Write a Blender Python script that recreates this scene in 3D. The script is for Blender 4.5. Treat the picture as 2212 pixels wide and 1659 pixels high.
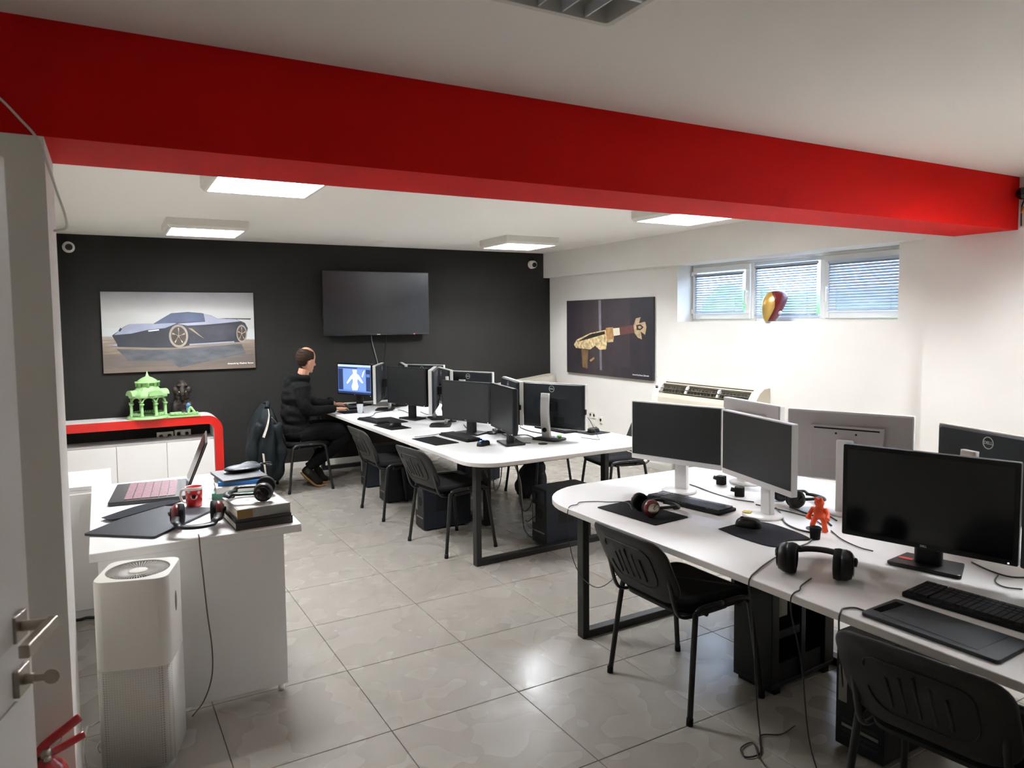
import bpy, bmesh, math, random
from mathutils import Matrix, Vector, noise
random.seed(7)
for o in list(bpy.data.objects): bpy.data.objects.remove(o, do_unlink=True)
SC = bpy.context.scene
COL = SC.collection
R = math.radians
sin, cos, pi = math.sin, math.cos, math.pi

# ---------------------------------------------------------------- camera, world, exposure
FPX, PITCH, YAW, ROLL = 1566.28, R(3.752), R(29.124), R(-0.583)
fw = Vector((sin(YAW)*cos(PITCH), cos(YAW)*cos(PITCH), -sin(PITCH)))
rt = Vector((cos(YAW), -sin(YAW), 0)); up = rt.cross(fw)
rt, up = (cos(ROLL)*rt + sin(ROLL)*up), (-sin(ROLL)*rt + cos(ROLL)*up)
cd = bpy.data.cameras.new('camera'); cam = bpy.data.objects.new('camera', cd); COL.objects.link(cam)
cam.matrix_world = Matrix(((rt.x, up.x, -fw.x, 0), (rt.y, up.y, -fw.y, 0), (rt.z, up.z, -fw.z, 1.68), (0, 0, 0, 1)))
cd.sensor_width = 36; cd.lens = FPX/2212*36; cd.shift_y = -36.46/2212; cd.clip_start = 0.02; cd.clip_end = 100
cd.dof.use_dof = True; cd.dof.focus_distance = 6.0; cd.dof.aperture_fstop = 6.0
SC.camera = cam
w = bpy.data.worlds.new('sky'); SC.world = w; w.use_nodes = True
bg = w.node_tree.nodes['Background']; bg.inputs[0].default_value = (0.50, 0.68, 1.0, 1); bg.inputs[1].default_value = 6.0
SC.view_settings.view_transform = 'Standard'; SC.view_settings.look = 'None'
SC.view_settings.exposure = 1.6; SC.view_settings.gamma = 1; SC.view_settings.use_curve_mapping = False
SC.cycles.max_bounces = 6; SC.cycles.diffuse_bounces = 4; SC.cycles.glossy_bounces = 3; SC.cycles.caustics_reflective = False; SC.cycles.caustics_refractive = False
LAMP = 130.0      # radiance of the fluorescent tubes behind the louvres

# ---------------------------------------------------------------- materials
def lin(c):
    if isinstance(c, str): c = tuple(int(c[i:i+2], 16)/255 for i in (0, 2, 4))
    return tuple((x/12.92 if x <= .04045 else ((x+.055)/1.055)**2.4) for x in c)
MATS = {}
def mat(name, col, rough=.5, metal=0, var=0, vscale=8, bump=0, bscale=60, spec=.5, alpha=1, emit=0, trans=0, coat=0, stretch=None):
    m = bpy.data.materials.new(name); m.use_nodes = True; nt = m.node_tree; b = nt.nodes['Principled BSDF']
    c = lin(col); b.inputs['Base Color'].default_value = (*c, 1)
    b.inputs['Roughness'].default_value = rough; b.inputs['Metallic'].default_value = metal
    b.inputs['Specular IOR Level'].default_value = spec; b.inputs['Alpha'].default_value = alpha
    b.inputs['Transmission Weight'].default_value = trans; b.inputs['Coat Weight'].default_value = coat
    if emit:
        b.inputs['Emission Color'].default_value = (*c, 1); b.inputs['Emission Strength'].default_value = emit
    if var or bump:
        tc = nt.nodes.new('ShaderNodeTexCoord'); mp = nt.nodes.new('ShaderNodeMapping')
        nt.links.new(tc.outputs['Object'], mp.inputs[0])
        if stretch: mp.inputs['Scale'].default_value = stretch
    if var:
        n = nt.nodes.new('ShaderNodeTexNoise'); n.inputs['Scale'].default_value = vscale; n.inputs['Detail'].default_value = 5
        rp = nt.nodes.new('ShaderNodeValToRGB'); nt.links.new(mp.outputs[0], n.inputs['Vector']); nt.links.new(n.outputs[0], rp.inputs[0])
        rp.color_ramp.elements[0].position = .3; rp.color_ramp.elements[1].position = .7
        rp.color_ramp.elements[0].color = (*[x*(1-var) for x in c], 1); rp.color_ramp.elements[1].color = (*[min(1, x*(1+var)) for x in c], 1)
        nt.links.new(rp.outputs[0], b.inputs['Base Color'])
    if bump:
        n2 = nt.nodes.new('ShaderNodeTexNoise'); n2.inputs['Scale'].default_value = bscale; n2.inputs['Detail'].default_value = 3
        bp = nt.nodes.new('ShaderNodeBump'); bp.inputs['Strength'].default_value = bump; bp.inputs['Distance'].default_value = .004
        nt.links.new(mp.outputs[0], n2.inputs['Vector']); nt.links.new(n2.outputs[0], bp.inputs['Height']); nt.links.new(bp.outputs[0], b.inputs['Normal'])
    MATS[name] = m; return m
M = MATS
mat('wall_white', 'ebe7e0', .7, var=.02, vscale=2)
mat('ceiling_white', 'f2ede5', .8)
mat('wall_dark', '211f1d', .85, spec=.25, var=.06, vscale=3)
mat('beam_red', 'c80d07', .7, var=.04, vscale=2, spec=.12)
mat('grout', '8a857d', .8)
mat('white_gloss', 'ebe8e4', .35)
mat('white_plastic', 'e8e4dc', .4)
mat('cream_plastic', 'd8d0bd', .45)
mat('lamp_body', 'd8d4cb', .5)
mat('lamp_reflector', 'e6eaee', .3, metal=.3)
mat('lamp_tube', 'f8fbff', .4, emit=LAMP)
mat('lamp_tube_off', 'b8b2a4', .35)
mat('desk_white', 'f3f2f0', .38)
mat('desk_edge', 'd6d1cb', .5)
mat('steel_black', '1d1c1b', .5, spec=0.3)
mat('chair_plastic', '242321', .55, spec=0.28)
mat('chair_fabric', '131313', .9, spec=0.1)
mat('chair_tube', '1b1b1a', .35, spec=0.35)
mat('black_plastic', '111112', .42, spec=0.3)
mat('black_matte', '161617', .7, spec=0.15)
mat('key_cap', '262628', .5, spec=.4)
mat('black_gloss', '0b0b0c', .15)
mat('screen_off', '17181a', .33, spec=0.35)
mat('screen_black', '07080a', .16)
mat('tv_screen', '15161a', .22, spec=.6)
mat('silver', 'bdbbb6', .35, metal=.1)
mat('silver_edge', 'c9c7c2', .4, metal=.15)
mat('monitor_back', '191c20', .45, spec=0.3)
mat('monitor_white', 'e3e1df', .4)
mat('monitor_grey', 'b3aeac', .5)
mat('emblem', 'c4c4c0', .35, metal=.3)
mat('chrome', 'b0aba2', .25, metal=1)
mat('satin_steel', 'a29a8e', .35, metal=.9)
mat('cable_black', '151414', .5)
mat('cable_white', 'd9d6cf', .5)
mat('cable_grey', '8c8a86', .5)
mat('cable_brown', '6d584a', .6)
mat('red_gloss', 'b81a12', .3)
mat('red_dark', '5e1013', .3)
mat('red_ext', 'a8141a', .2, coat=.4)
mat('gold', 'c9a45a', .3, metal=.65)
mat('green_print', '96bd80', .55, var=.08, vscale=20)
mat('green_bright', '5cc832', .45)
mat('statue_dark', '2b2320', .6, var=.2, vscale=30, bump=.5, bscale=90, spec=0.25)
mat('statue_blue', '4f7ea6', .5, var=.15, vscale=30)
mat('ivory', 'e6dcc4', .5)
mat('orange_print', 'f2551c', .5)
mat('yellow_note', 'e3cf4c', .7)
mat('paper', 'ecebe6', .7)
mat('book_pages', 'cfc9bd', .8, var=.1, vscale=120, stretch=(1, 1, 30))
mat('book_blue', '1e6fb8', .5)
mat('book_teal', '6ba595', .5)
mat('book_mint', 'b9d3c6', .5)
mat('book_grey', '8d8b88', .5)
mat('book_dark', '26221f', .5)
mat('book_yellow', 'd9a21c', .5)
mat('book_photo', 'd9d6d0', .5, var=.5, vscale=25)
mat('mug_red', 'b0161f', .25)
mat('mug_white', 'eeeae2', .25)
mat('laptop_dark', '2a2628', .4)
mat('laptop_pink', '8f6a73', .45, var=.15, vscale=60)
mat('laptop_lid', '4a4646', .25, metal=.4)
mat('tablet_grey', '2c2e33', .4, spec=0.25)
mat('pad_cloth', '26262b', .85, bump=.2, bscale=500, spec=0.12)
mat('pad_black', '141415', .8, spec=0.12)
mat('pc_dark', '1b1f26', .5, spec=0.25)
mat('pc_black', '0e0f11', .5, spec=0.25)
mat('pc_metal', '7d7a74', .4, metal=.7)
mat('pc_inside', '3a3835', .6, var=.3, vscale=20)
mat('led_blue', '2f6bff', .4, emit=3)
mat('led_red', 'ff2030', .4, emit=2)
mat('led_white', 'dfe8ff', .4, emit=2)
mat('skin', 'c99478', .55, var=.05, vscale=12)
mat('hair', '2a1d15', .75, var=.25, vscale=60, bump=.6, bscale=200, spec=0.15)
mat('hoodie', '141414', .9, var=.15, vscale=15, bump=.5, bscale=120, spec=0.08)
mat('trousers', '0e0e0f', .9, bump=.4, bscale=150, spec=0.08)
mat('shoe_black', '17150f', .6, spec=0.2)
mat('shoe_sole', '8a6a42', .65)
mat('shoe_lime', 'c9d08a', .6)
mat('jacket', '14191b', .7, var=.15, vscale=10, bump=.5, bscale=90, spec=0.15)
mat('jacket_white', 'd9d3c7', .7)
mat('bag_black', '18181a', .8, var=.2, vscale=10, bump=.5, bscale=80, spec=0.15)
mat('bag_grey', '6a665c', .85, var=.2, vscale=20)
mat('tan_cloth', 'a5885e', .85)
mat('white_cloth', 'a39b8e', .85, var=.05)
mat('blind_slat', 'a7b2bf', .45)
mat('outdoor_green', '4d6b3c', .9, var=.4, vscale=6)
mat('outdoor_wall', '9aa0a2', .9, var=.1)
mat('grille_dark', '4a4438', .6)
mat('grille_black', '1a1712', .7)
mat('lens_dark', '17161a', .12)
mat('eye_dark', '1c1410', .3)
mat('lip', 'a86a5c', .5)

def glass_mat(name, col, rough=.0, ior=1.45):
    m = mat(name, col, rough, trans=1.0); m.node_tree.nodes['Principled BSDF'].inputs['IOR'].default_value = ior; return m
mat('plastic_clear', 'eef3f6', .25, alpha=.42)
def pane_mat():
    m = bpy.data.materials.new('window_glass'); m.use_nodes = True; nt = m.node_tree; nt.nodes.clear()
    out = nt.nodes.new('ShaderNodeOutputMaterial'); mx = nt.nodes.new('ShaderNodeMixShader'); t = nt.nodes.new('ShaderNodeBsdfTransparent'); g = nt.nodes.new('ShaderNodeBsdfGlossy')
    g.inputs['Roughness'].default_value = .02; mx.inputs[0].default_value = .08
    nt.links.new(t.outputs[0], mx.inputs[1]); nt.links.new(g.outputs[0], mx.inputs[2]); nt.links.new(mx.outputs[0], out.inputs[0]); M['window_glass'] = m
pane_mat()

def tile_mat():
    m = bpy.data.materials.new('floor_tile'); m.use_nodes = True; nt = m.node_tree; b = nt.nodes['Principled BSDF']
    N = nt.nodes.new; L = nt.links.new
    geo = N('ShaderNodeNewGeometry'); mp = N('ShaderNodeMapping'); mp.inputs['Scale'].default_value = (1.0, 1.9, 1)
    L(geo.outputs['Position'], mp.inputs[0])
    n1 = N('ShaderNodeTexNoise'); n1.inputs['Scale'].default_value = 1.7; n1.inputs['Detail'].default_value = 2; n1.inputs['Roughness'].default_value = .5
    L(mp.outputs[0], n1.inputs['Vector'])
    oi = N('ShaderNodeObjectInfo'); rp = N('ShaderNodeValToRGB')
    ad = N('ShaderNodeMath'); ad.operation = 'MULTIPLY_ADD'; ad.inputs[1].default_value = .10; L(oi.outputs['Random'], ad.inputs[0]); L(n1.outputs[0], ad.inputs[2])
    L(ad.outputs[0], rp.inputs[0])
    e = rp.color_ramp.elements; e[0].position = .30; e[1].position = .85
    e[0].color = (*lin('938d83'), 1); e[1].color = (*lin('98928a'), 1)
    L(rp.outputs[0], b.inputs['Base Color'])
    n3 = N('ShaderNodeTexNoise'); n3.inputs['Scale'].default_value = 5; n3.inputs['Detail'].default_value = 1; L(geo.outputs['Position'], n3.inputs['Vector'])
    mr = N('ShaderNodeMapRange'); mr.inputs['To Min'].default_value = .20; mr.inputs['To Max'].default_value = .34; L(n3.outputs[0], mr.inputs['Value']); L(mr.outputs[0], b.inputs['Roughness'])
    b.inputs['Specular IOR Level'].default_value = .38
    M['floor_tile'] = m
tile_mat()

def perforated():
    m = mat('white_perforated', 'e2dfdb', .45); nt = m.node_tree; b = nt.nodes['Principled BSDF']; N = nt.nodes.new; L = nt.links.new
    tc = N('ShaderNodeTexCoord'); v = N('ShaderNodeTexVoronoi'); v.inputs['Scale'].default_value = 110; v.inputs['Randomness'].default_value = 0
    L(tc.outputs['Object'], v.inputs['Vector'])
    rp = N('ShaderNodeValToRGB'); rp.color_ramp.elements[0].position = .25; rp.color_ramp.elements[1].position = .4
    rp.color_ramp.elements[0].color = (*lin('9a948d'), 1); rp.color_ramp.elements[1].color = (*lin('d0ccc4'), 1)
    L(v.outputs['Distance'], rp.inputs[0]); L(rp.outputs[0], b.inputs['Base Color'])
perforated()

def picture_mat(name, stops, axis='Z', noise_amt=.1, nscale=(6, 6, 20), rough=.5):
    # a print: colour changes along the canvas (stops over generated 0..1) plus painterly noise
    m = bpy.data.materials.new(name); m.use_nodes = True; nt = m.node_tree; b = nt.nodes['Principled BSDF']; N = nt.nodes.new; L = nt.links.new
    tc = N('ShaderNodeTexCoord'); sp = N('ShaderNodeSeparateXYZ'); L(tc.outputs['Generated'], sp.inputs[0])
    mp = N('ShaderNodeMapping'); mp.inputs['Scale'].default_value = nscale; L(tc.outputs['Generated'], mp.inputs[0])
    n = N('ShaderNodeTexNoise'); n.inputs['Scale'].default_value = 1; n.inputs['Detail'].default_value = 6; L(mp.outputs[0], n.inputs['Vector'])
    ad = N('ShaderNodeMath'); ad.operation = 'MULTIPLY_ADD'; ad.inputs[1].default_value = noise_amt; L(n.outputs[0], ad.inputs[0]); L(sp.outputs[axis], ad.inputs[2])
    sb = N('ShaderNodeMath'); sb.operation = 'SUBTRACT'; sb.inputs[1].default_value = noise_amt*.5; L(ad.outputs[0], sb.inputs[0])
    rp = N('ShaderNodeValToRGB'); el = rp.color_ramp.elements
    while len(el) < len(stops): el.new(.5)
    for e, (p, c) in zip(el, stops): e.position = p; e.color = (*lin(c), 1)
    L(sb.outputs[0], rp.inputs[0]); L(rp.outputs[0], b.inputs['Base Color']); b.inputs['Roughness'].default_value = rough
    M[name] = m

# ---------------------------------------------------------------- mesh helpers
class MB:
    def __init__(s): s.v = []; s.f = []; s.m = []; s.s = []
    def add(s, vs, fs, mi=0, sm=False):
        b = len(s.v); s.v += [tuple(v) for v in vs]
        for f in fs: s.f.append(tuple(b+i for i in f)); s.m.append(mi); s.s.append(sm)
        return s
    def box(s, x0, x1, y0, y1, z0, z1, mi=0):
        vs = [(x, y, z) for z in (z0, z1) for y in (y0, y1) for x in (x0, x1)]
        return s.add(vs, [(0, 2, 3, 1), (4, 5, 7, 6), (0, 1, 5, 4), (2, 6, 7, 3), (0, 4, 6, 2), (1, 3, 7, 5)], mi)
    def obox(s, c, size, rz=0, ry=0, rx=0, mi=0):
        a, b, d = [q/2 for q in size]; mt = Matrix.Rotation(rz, 4, 'Z') @ Matrix.Rotation(ry, 4, 'Y') @ Matrix.Rotation(rx, 4, 'X')
        vs = [tuple(Vector(c) + (mt @ Vector((x, y, z)))) for z in (-d, d) for y in (-b, b) for x in (-a, a)]
        return s.add(vs, [(0, 2, 3, 1), (4, 5, 7, 6), (0, 1, 5, 4), (2, 6, 7, 3), (0, 4, 6, 2), (1, 3, 7, 5)], mi)
    def rings(s, rs, mi=0, sm=True, caps=True, closed=True):
        n = len(rs[0]); vs = [p for r in rs for p in r]; fs = []
        for i in range(len(rs)-1):
            for j in range(n if closed else n-1):
                k = (j+1) % n; fs.append((i*n+j, i*n+k, (i+1)*n+k, (i+1)*n+j))
        s.add(vs, fs, mi, sm)
        if caps:
            b = len(s.v)-len(vs)
            s.f.append(tuple(b+n-1-j for j in range(n))); s.m.append(mi); s.s.append(False)
            s.f.append(tuple(b+(len(rs)-1)*n+j for j in range(n))); s.m.append(mi); s.s.append(False)
        return s
    def tube(s, pts, r, n=8, mi=0, sm=True, caps=True, flat=1.0):
        pts = [Vector(p) for p in pts]; rs = []; nrm = None
        rad = r if isinstance(r, (list, tuple)) else [r]*len(pts)
        for i, p in enumerate(pts):
            t = (pts[min(i+1, len(pts)-1)] - pts[max(i-1, 0)])
            if t.length < 1e-9: t = Vector((0, 0, 1))
            t.normalize()
            if nrm is None: nrm = Vector((0, 0, 1)).cross(t) if abs(t.z) < .95 else Vector((1, 0, 0)).cross(t)
            nrm = (nrm - t*nrm.dot(t)).normalized(); bn = t.cross(nrm)
            rs.append([tuple(p + rad[i]*(cos(2*pi*k/n)*nrm + flat*sin(2*pi*k/n)*bn)) for k in range(n)])
        return s.rings(rs, mi, sm, caps)
    def cyl(s, p0, p1, r0, r1=None, n=16, mi=0): return s.tube([p0, p1], [r0, r0 if r1 is None else r1], n, mi)
    def lathe(s, prof, n=24, c=(0, 0, 0), mi=0, sm=True, caps=True, ax='Z'):
        rs = []
        for r, z in prof:
            ring = []
            for k in range(n):
                a = 2*pi*k/n; x, y = r*cos(a), r*sin(a)
                q = (x, y, z) if ax == 'Z' else ((z, x, y) if ax == 'X' else (y, z, x))
                ring.append((c[0]+q[0], c[1]+q[1], c[2]+q[2]))
            rs.append(ring)
        return s.rings(rs, mi, sm, caps)
    def prism(s, poly, a, b, fn, mi=0, mi_side=None):
        n = len(poly); vs = [fn(u, v, a) for u, v in poly] + [fn(u, v, b) for u, v in poly]
        s.add(vs, [tuple(range(n-1, -1, -1)), tuple(range(n, 2*n))], mi)
        base = len(s.v)-2*n
        for i in range(n):
            j = (i+1) % n; s.f.append((base+i, base+j, base+n+j, base+n+i)); s.m.append(mi if mi_side is None else mi_side); s.s.append(False)
        return s
    def ell(s, c, r, nu=16, nv=10, mi=0, mt=None):
        rs = []
        for i in range(nv+1):
            t = -pi/2 + pi*i/nv; t = max(-pi/2+.02, min(pi/2-.02, t))
            ring = []
            for k in range(nu):
                a = 2*pi*k/nu; q = Vector((r[0]*cos(t)*cos(a), r[1]*cos(t)*sin(a), r[2]*sin(t)))
                if mt: q = mt @ q
                ring.append((c[0]+q.x, c[1]+q.y, c[2]+q.z))
            rs.append(ring)
        return s.rings(rs, mi, True, True)
    def build(s, name, mats, parent=None, bevel=0, seg=2, loc=None, rz=0, smooth_all=False):
        me = bpy.data.meshes.new(name); me.from_pydata(s.v, [], s.f)
        if isinstance(mats, str): mats = [mats]
        for q in mats: me.materials.append(M[q])
        me.polygons.foreach_set('material_index', s.m); me.polygons.foreach_set('use_smooth', [x or smooth_all for x in s.s])
        me.update()
        bm = bmesh.new(); bm.from_mesh(me); bmesh.ops.recalc_face_normals(bm, faces=bm.faces)
        if bevel:
            ed = [e for e in bm.edges if len(e.link_faces) == 2 and e.calc_face_angle(0) > .6]
            bmesh.ops.bevel(bm, geom=ed, offset=bevel, segments=seg, affect='EDGES', profile=.5, clamp_overlap=True)
        bm.to_mesh(me); bm.free()
        o = bpy.data.objects.new(name, me); COL.objects.link(o)
        if parent: o.parent = parent
        if loc: o.location = loc
        if rz: o.rotation_euler.z = rz
        return o
def mk(): return MB()
def smooth(pts, k=6):
    pts = [Vector(p) for p in pts]
    if len(pts) < 3: return pts
    out = []; P = [pts[0]*2-pts[1]] + pts + [pts[-1]*2-pts[-2]]
    for i in range(1, len(P)-2):
        for j in range(k):
            t = j/k; a, b, c, d = P[i-1], P[i], P[i+1], P[i+2]
            out.append(.5*((2*b) + (c-a)*t + (2*a-5*b+4*c-d)*t*t + (3*b-a-3*c+d)*t**3))
    out.append(pts[-1]); return out
def rrect(w, d, r, n=6, x0=0, y0=0):
    # rounded rectangle centred on x0,y0 ; r may be one radius or four (++ , -+ , -- , +-)
    rr = r if isinstance(r, (list, tuple)) else [r]*4; out = []
    for q, (sx, sy) in enumerate(((1, 1), (-1, 1), (-1, -1), (1, -1))):
        cx, cy = x0+sx*(w/2-rr[q]), y0+sy*(d/2-rr[q])
        for k in range(n+1):
            a = q*pi/2 + k/n*pi/2; out.append((cx+rr[q]*cos(a), cy+rr[q]*sin(a)))
    return out
XY = lambda u, v, h: (u, v, h)
XZ = lambda u, v, h: (u, h, v)
YZ = lambda u, v, h: (h, u, v)
def remesh(mb, name, mats, voxel, parent=None, it=4, disp=None):
    t = mb.build('tmp', mats); md = t.modifiers.new('r', 'REMESH'); md.mode = 'VOXEL'; md.voxel_size = voxel
    sm = t.modifiers.new('s', 'SMOOTH'); sm.iterations = it; sm.factor = .5
    dg = bpy.context.evaluated_depsgraph_get(); me = bpy.data.meshes.new_from_object(t.evaluated_get(dg)); me.name = name
    bpy.data.objects.remove(t, do_unlink=True)
    if disp:
        for v in me.vertices: v.co = disp(v.co.copy())
    me.materials.clear()
    for q in ([mats] if isinstance(mats, str) else mats): me.materials.append(M[q])
    me.polygons.foreach_set('material_index', [0]*len(me.polygons)); me.polygons.foreach_set('use_smooth', [True]*len(me.polygons)); me.update()
    o = bpy.data.objects.new(name, me); COL.objects.link(o)
    if parent: o.parent = parent
    return o
def text_mb(txt, size, ext=0.0004):
    cu = bpy.data.curves.new('t', 'FONT'); cu.body = txt; cu.size = size; cu.extrude = ext; cu.align_x = 'CENTER'; cu.align_y = 'CENTER'; cu.resolution_u = 2; cu.offset = size*.012
    o = bpy.data.objects.new('t', cu); COL.objects.link(o); dg = bpy.context.evaluated_depsgraph_get()
    me = bpy.data.meshes.new_from_object(o.evaluated_get(dg)); b = MB(); b.add([v.co[:] for v in me.vertices], [tuple(p.vertices) for p in me.polygons])
    bpy.data.objects.remove(o, do_unlink=True); bpy.data.meshes.remove(me); return b
def xf(mb, mt):
    mb.v = [tuple(mt @ Vector(v)) for v in mb.v]; return mb
def tag(o, label, cat=None, group=None, kind=None):
    if label: o['label'] = label
    if cat: o['category'] = cat
    if group: o['group'] = group
    if kind: o['kind'] = kind
    return o
def thing(name, label, cat, loc=(0, 0, 0), rz=0, group=None):
    o = bpy.data.objects.new(name, None); o.empty_display_size = .1; COL.objects.link(o); o.location = loc; o.rotation_euler = (0, 0, rz)
    return tag(o, label, cat, group)
def struct(o, label=None): return tag(o, label, None, None, 'structure')
def copy_tree(o, parent=None):
    c = o.copy(); COL.objects.link(c); c.parent = parent
    for ch in [x for x in bpy.data.objects if x.parent == o]: copy_tree(ch, c)
    return c

# ================================================================ the room
XL, XR, XS, YB, ZC = -0.46, 5.289, 5.19, 8.415, 2.565
BY0, BY1, BZ = 2.549, 2.959, 2.228
TW = R(1.0); TU = (cos(TW), sin(TW)); TV_ = (-sin(TW), cos(TW))
fl = struct(mk().box(-1.5, 5.75, -1.5, 8.7, -.12, -.006).build('floor', 'grout'), 'grey stone-look tiled floor')
tb = mk().box(-.3005, .3005, -.2975, .2975, -.006, 0).build('tile', 'floor_tile', fl, bevel=.0012, seg=1); first = True
for i in range(-6, 8):
    for j in range(-9, 10):
        x = 1.548 + (i+.5)*.604*TU[0] + (j+.5)*.5985*TV_[0]; y = 3.367 + (i+.5)*.604*TU[1] + (j+.5)*.5985*TV_[1]
        if not (-.65 < x < 5.45 and -1.35 < y < 8.6): continue
        t = tb if first else tb.copy()
        if not first: COL.objects.link(t)
        first = False; t.location = (x, y, 0); t.rotation_euler.z = TW
struct(mk().box(-1.5, 5.75, -1.5, 8.7, ZC, ZC+.15).build('ceiling', 'ceiling_white'), 'white plaster ceiling')
struct(mk().box(XL-.3, XR+.3, YB, YB+.25, -.006, ZC).build('wall_back', 'wall_dark'), 'charcoal painted back wall')
# right wall with the window opening
WY0, WY1, WZ0, WZ1 = 3.42, 5.878, 1.635, 2.236
m = mk()
m.box(XR, XR+.32, BY1, WY0, -.006, ZC); m.box(XR, XR+.32, WY1, YB, -.006, ZC)
m.box(XR, XR+.32, WY0, WY1, -.006, WZ0); m.box(XR, XR+.32, WY0, WY1, WZ1, ZC)
wr = struct(m.build('wall_right', 'wall_white'), 'white right wall with a long high window')
struct(mk().box(XS, XR+.3, -1.4, 3.158, -.006, ZC).build('wall_right_front', 'wall_white'), 'white wall pier at the end of the beam')
struct(mk().box(XS, XR, 3.158, YB, WZ1, ZC).build('trim_1', 'wall_white'), 'white boxed soffit above the window wall')
struct(mk().box(XL, XL+.042, BY1, YB, 2.246, ZC).build('trim_2', 'wall_white'), 'narrow white soffit above the left wall')
struct(mk().box(XL-.25, XL, BY1, YB, -.006, ZC).build('wall_left', 'wall_white'), 'white left wall')
struct(mk().box(-.62, -.139, BY0, BY1, -.006, BZ).build('wall_partition', 'wall_white'), 'white stub wall under the left end of the red beam')
struct(mk().box(-.62, XS, BY0, BY1, BZ, ZC).build('trim_3', 'beam_red'), 'deep red painted beam across the ceiling')
struct(mk().box(-1.5, 5.75, -1.5, -1.25, -.006, ZC).build('wall_front', 'wall_white'))
m = mk(); DX = -.42
m.box(DX-.12, DX, -1.25, 1.0, -.006, ZC); m.box(DX-.12, DX, 1.93, BY0, -.006, ZC); m.box(DX-.12, DX, 1.0, 1.93, 2.06, ZC)
m.box(-1.5, -1.4, -1.25, BY0, -.006, ZC); m.box(-1.4, DX-.12, BY0-.1, BY0, -.006, ZC)
struct(m.build('wall_left_front', 'wall_white'), 'wall with the doorway beside the viewer')
struct(mk().box(-.418, XR, YB-.012, YB, 0, .07).build('baseboard_back', 'white_plastic'))
struct(mk().box(XR-.012, XR, 3.16, YB-.012, 0, .07).build('baseboard_right', 'white_plastic'))

# door leaf, ajar
d = struct(bpy.data.objects.new('door_1', None), 'white panelled interior door standing ajar'); COL.objects.link(d)
d.location = (-.41, 1.04, 0); d.rotation_euler.z = R(90-16)
# leaf local: x along the leaf from hinge, +y towards the corridor, -y face towards the room
mk().box(0, .86, 0, .04, .008, 2.03).build('leaf', 'white_gloss', d, bevel=.003)
mk().box(.09, .77, -.006, 0, .12, .9).build('panel', 'white_gloss', d, bevel=.005)
mk().box(.09, .77, -.006, 0, 1.02, 1.93).build('panel', 'white_gloss', d, bevel=.005)
hd = mk().box(.762, .818, -.012, 0, 1.022, 1.078).build('handle_plate', 'satin_steel', d, bevel=.002)
m = mk(); m.tube([(.79, -.01, 1.05), (.79, -.065, 1.05)], .011, 12); m.box(.65, .80, -.078, -.058, 1.037, 1.063)
m.build('lever', 'satin_steel', hd, bevel=.003)
lk = mk().box(.762, .818, -.012, 0, .907, .963).build('lock_plate', 'satin_steel', d, bevel=.002)
m = mk(); m.cyl((.79, -.012, .935), (.79, -.03, .935), .011); m.box(.7885, .7915, -.05, -.028, .928, .942); m.cyl((.7885, -.062, .935), (.7915, -.062, .935), .016, n=16)
m.build('key', 'satin_steel', lk)
m = mk(); m.box(DX-.13, DX+.012, .94, 1.0, 0, 2.12); m.box(DX-.13, DX+.012, 1.93, 1.99, 0, 2.12); m.box(DX-.13, DX+.012, 1.0, 1.93, 2.06, 2.12)
m.build('door_frame', 'white_gloss', d).matrix_parent_inverse = Matrix.LocRotScale(d.location, d.rotation_euler, None).inverted()

# window
wn = struct(bpy.data.objects.new('window_1', None), 'long white plastic window of three lights'); COL.objects.link(wn)
FX = 5.505
def frame(y0, y1, z0, z1, t, x0, x1, name, parent, mt='white_plastic', bv=.004):
    m = mk(); m.box(x0, x1, y0, y1, z0, z0+t); m.box(x0, x1, y0, y1, z1-t, z1); m.box(x0, x1, y0, y0+t, z0+t, z1-t); m.box(x0, x1, y1-t, y1, z0+t, z1-t)
    return m.build(name, mt, parent, bevel=bv)
frame(WY0, WY1, WZ0, WZ1, .028, FX, FX+.07, 'outer_frame', wn)
for y in (4.243, 5.048): mk().box(FX, FX+.07, y-.018, y+.018, WZ0+.028, WZ1-.028).build('mullion', 'white_plastic', wn, bevel=.003)
LIGHTS = [(5.066, 5.85, True), (4.261, 5.03, False), (3.448, 4.225, True)]
for y0, y1, opens in LIGHTS:
    t = .058 if opens else .03
    s = frame(y0, y1, WZ0+.03, WZ1-.03, t, FX-.022 if opens else FX+.006, FX+.05, 'sash' if opens else 'fixed_frame', wn)
    mk().box(FX+.02, FX+.026, y0+t, y1-t, WZ0+.03+t, WZ1-.03-t).build('pane', 'window_glass', s)
    if opens:
        hy = y0+.03 if y0 > 5 else y1-.03
        h = mk(); h.box(FX-.03, FX-.022, hy-.013, hy+.013, 1.88, 1.95); h.box(FX-.055, FX-.03, hy-.008, hy+.008, 1.92, 1.936); h.box(FX-.06, FX-.047, hy-.011, hy+.011, 1.81, 1.94)
        h.build('window_handle', 'white_plastic', s, bevel=.003)
        for hz in (1.72, 2.12): mk().cyl((FX-.03, y1+.004 if y0 > 5 else y0-.004, hz), (FX-.03, y1+.004 if y0 > 5 else y0-.004, hz+.05), .008, n=10).build('hinge', 'white_plastic', s)
mk().box(XR+.001, FX, WY0, WY1, WZ0-.012, WZ0+.004).build('window_sill', 'white_plastic', wn)

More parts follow.
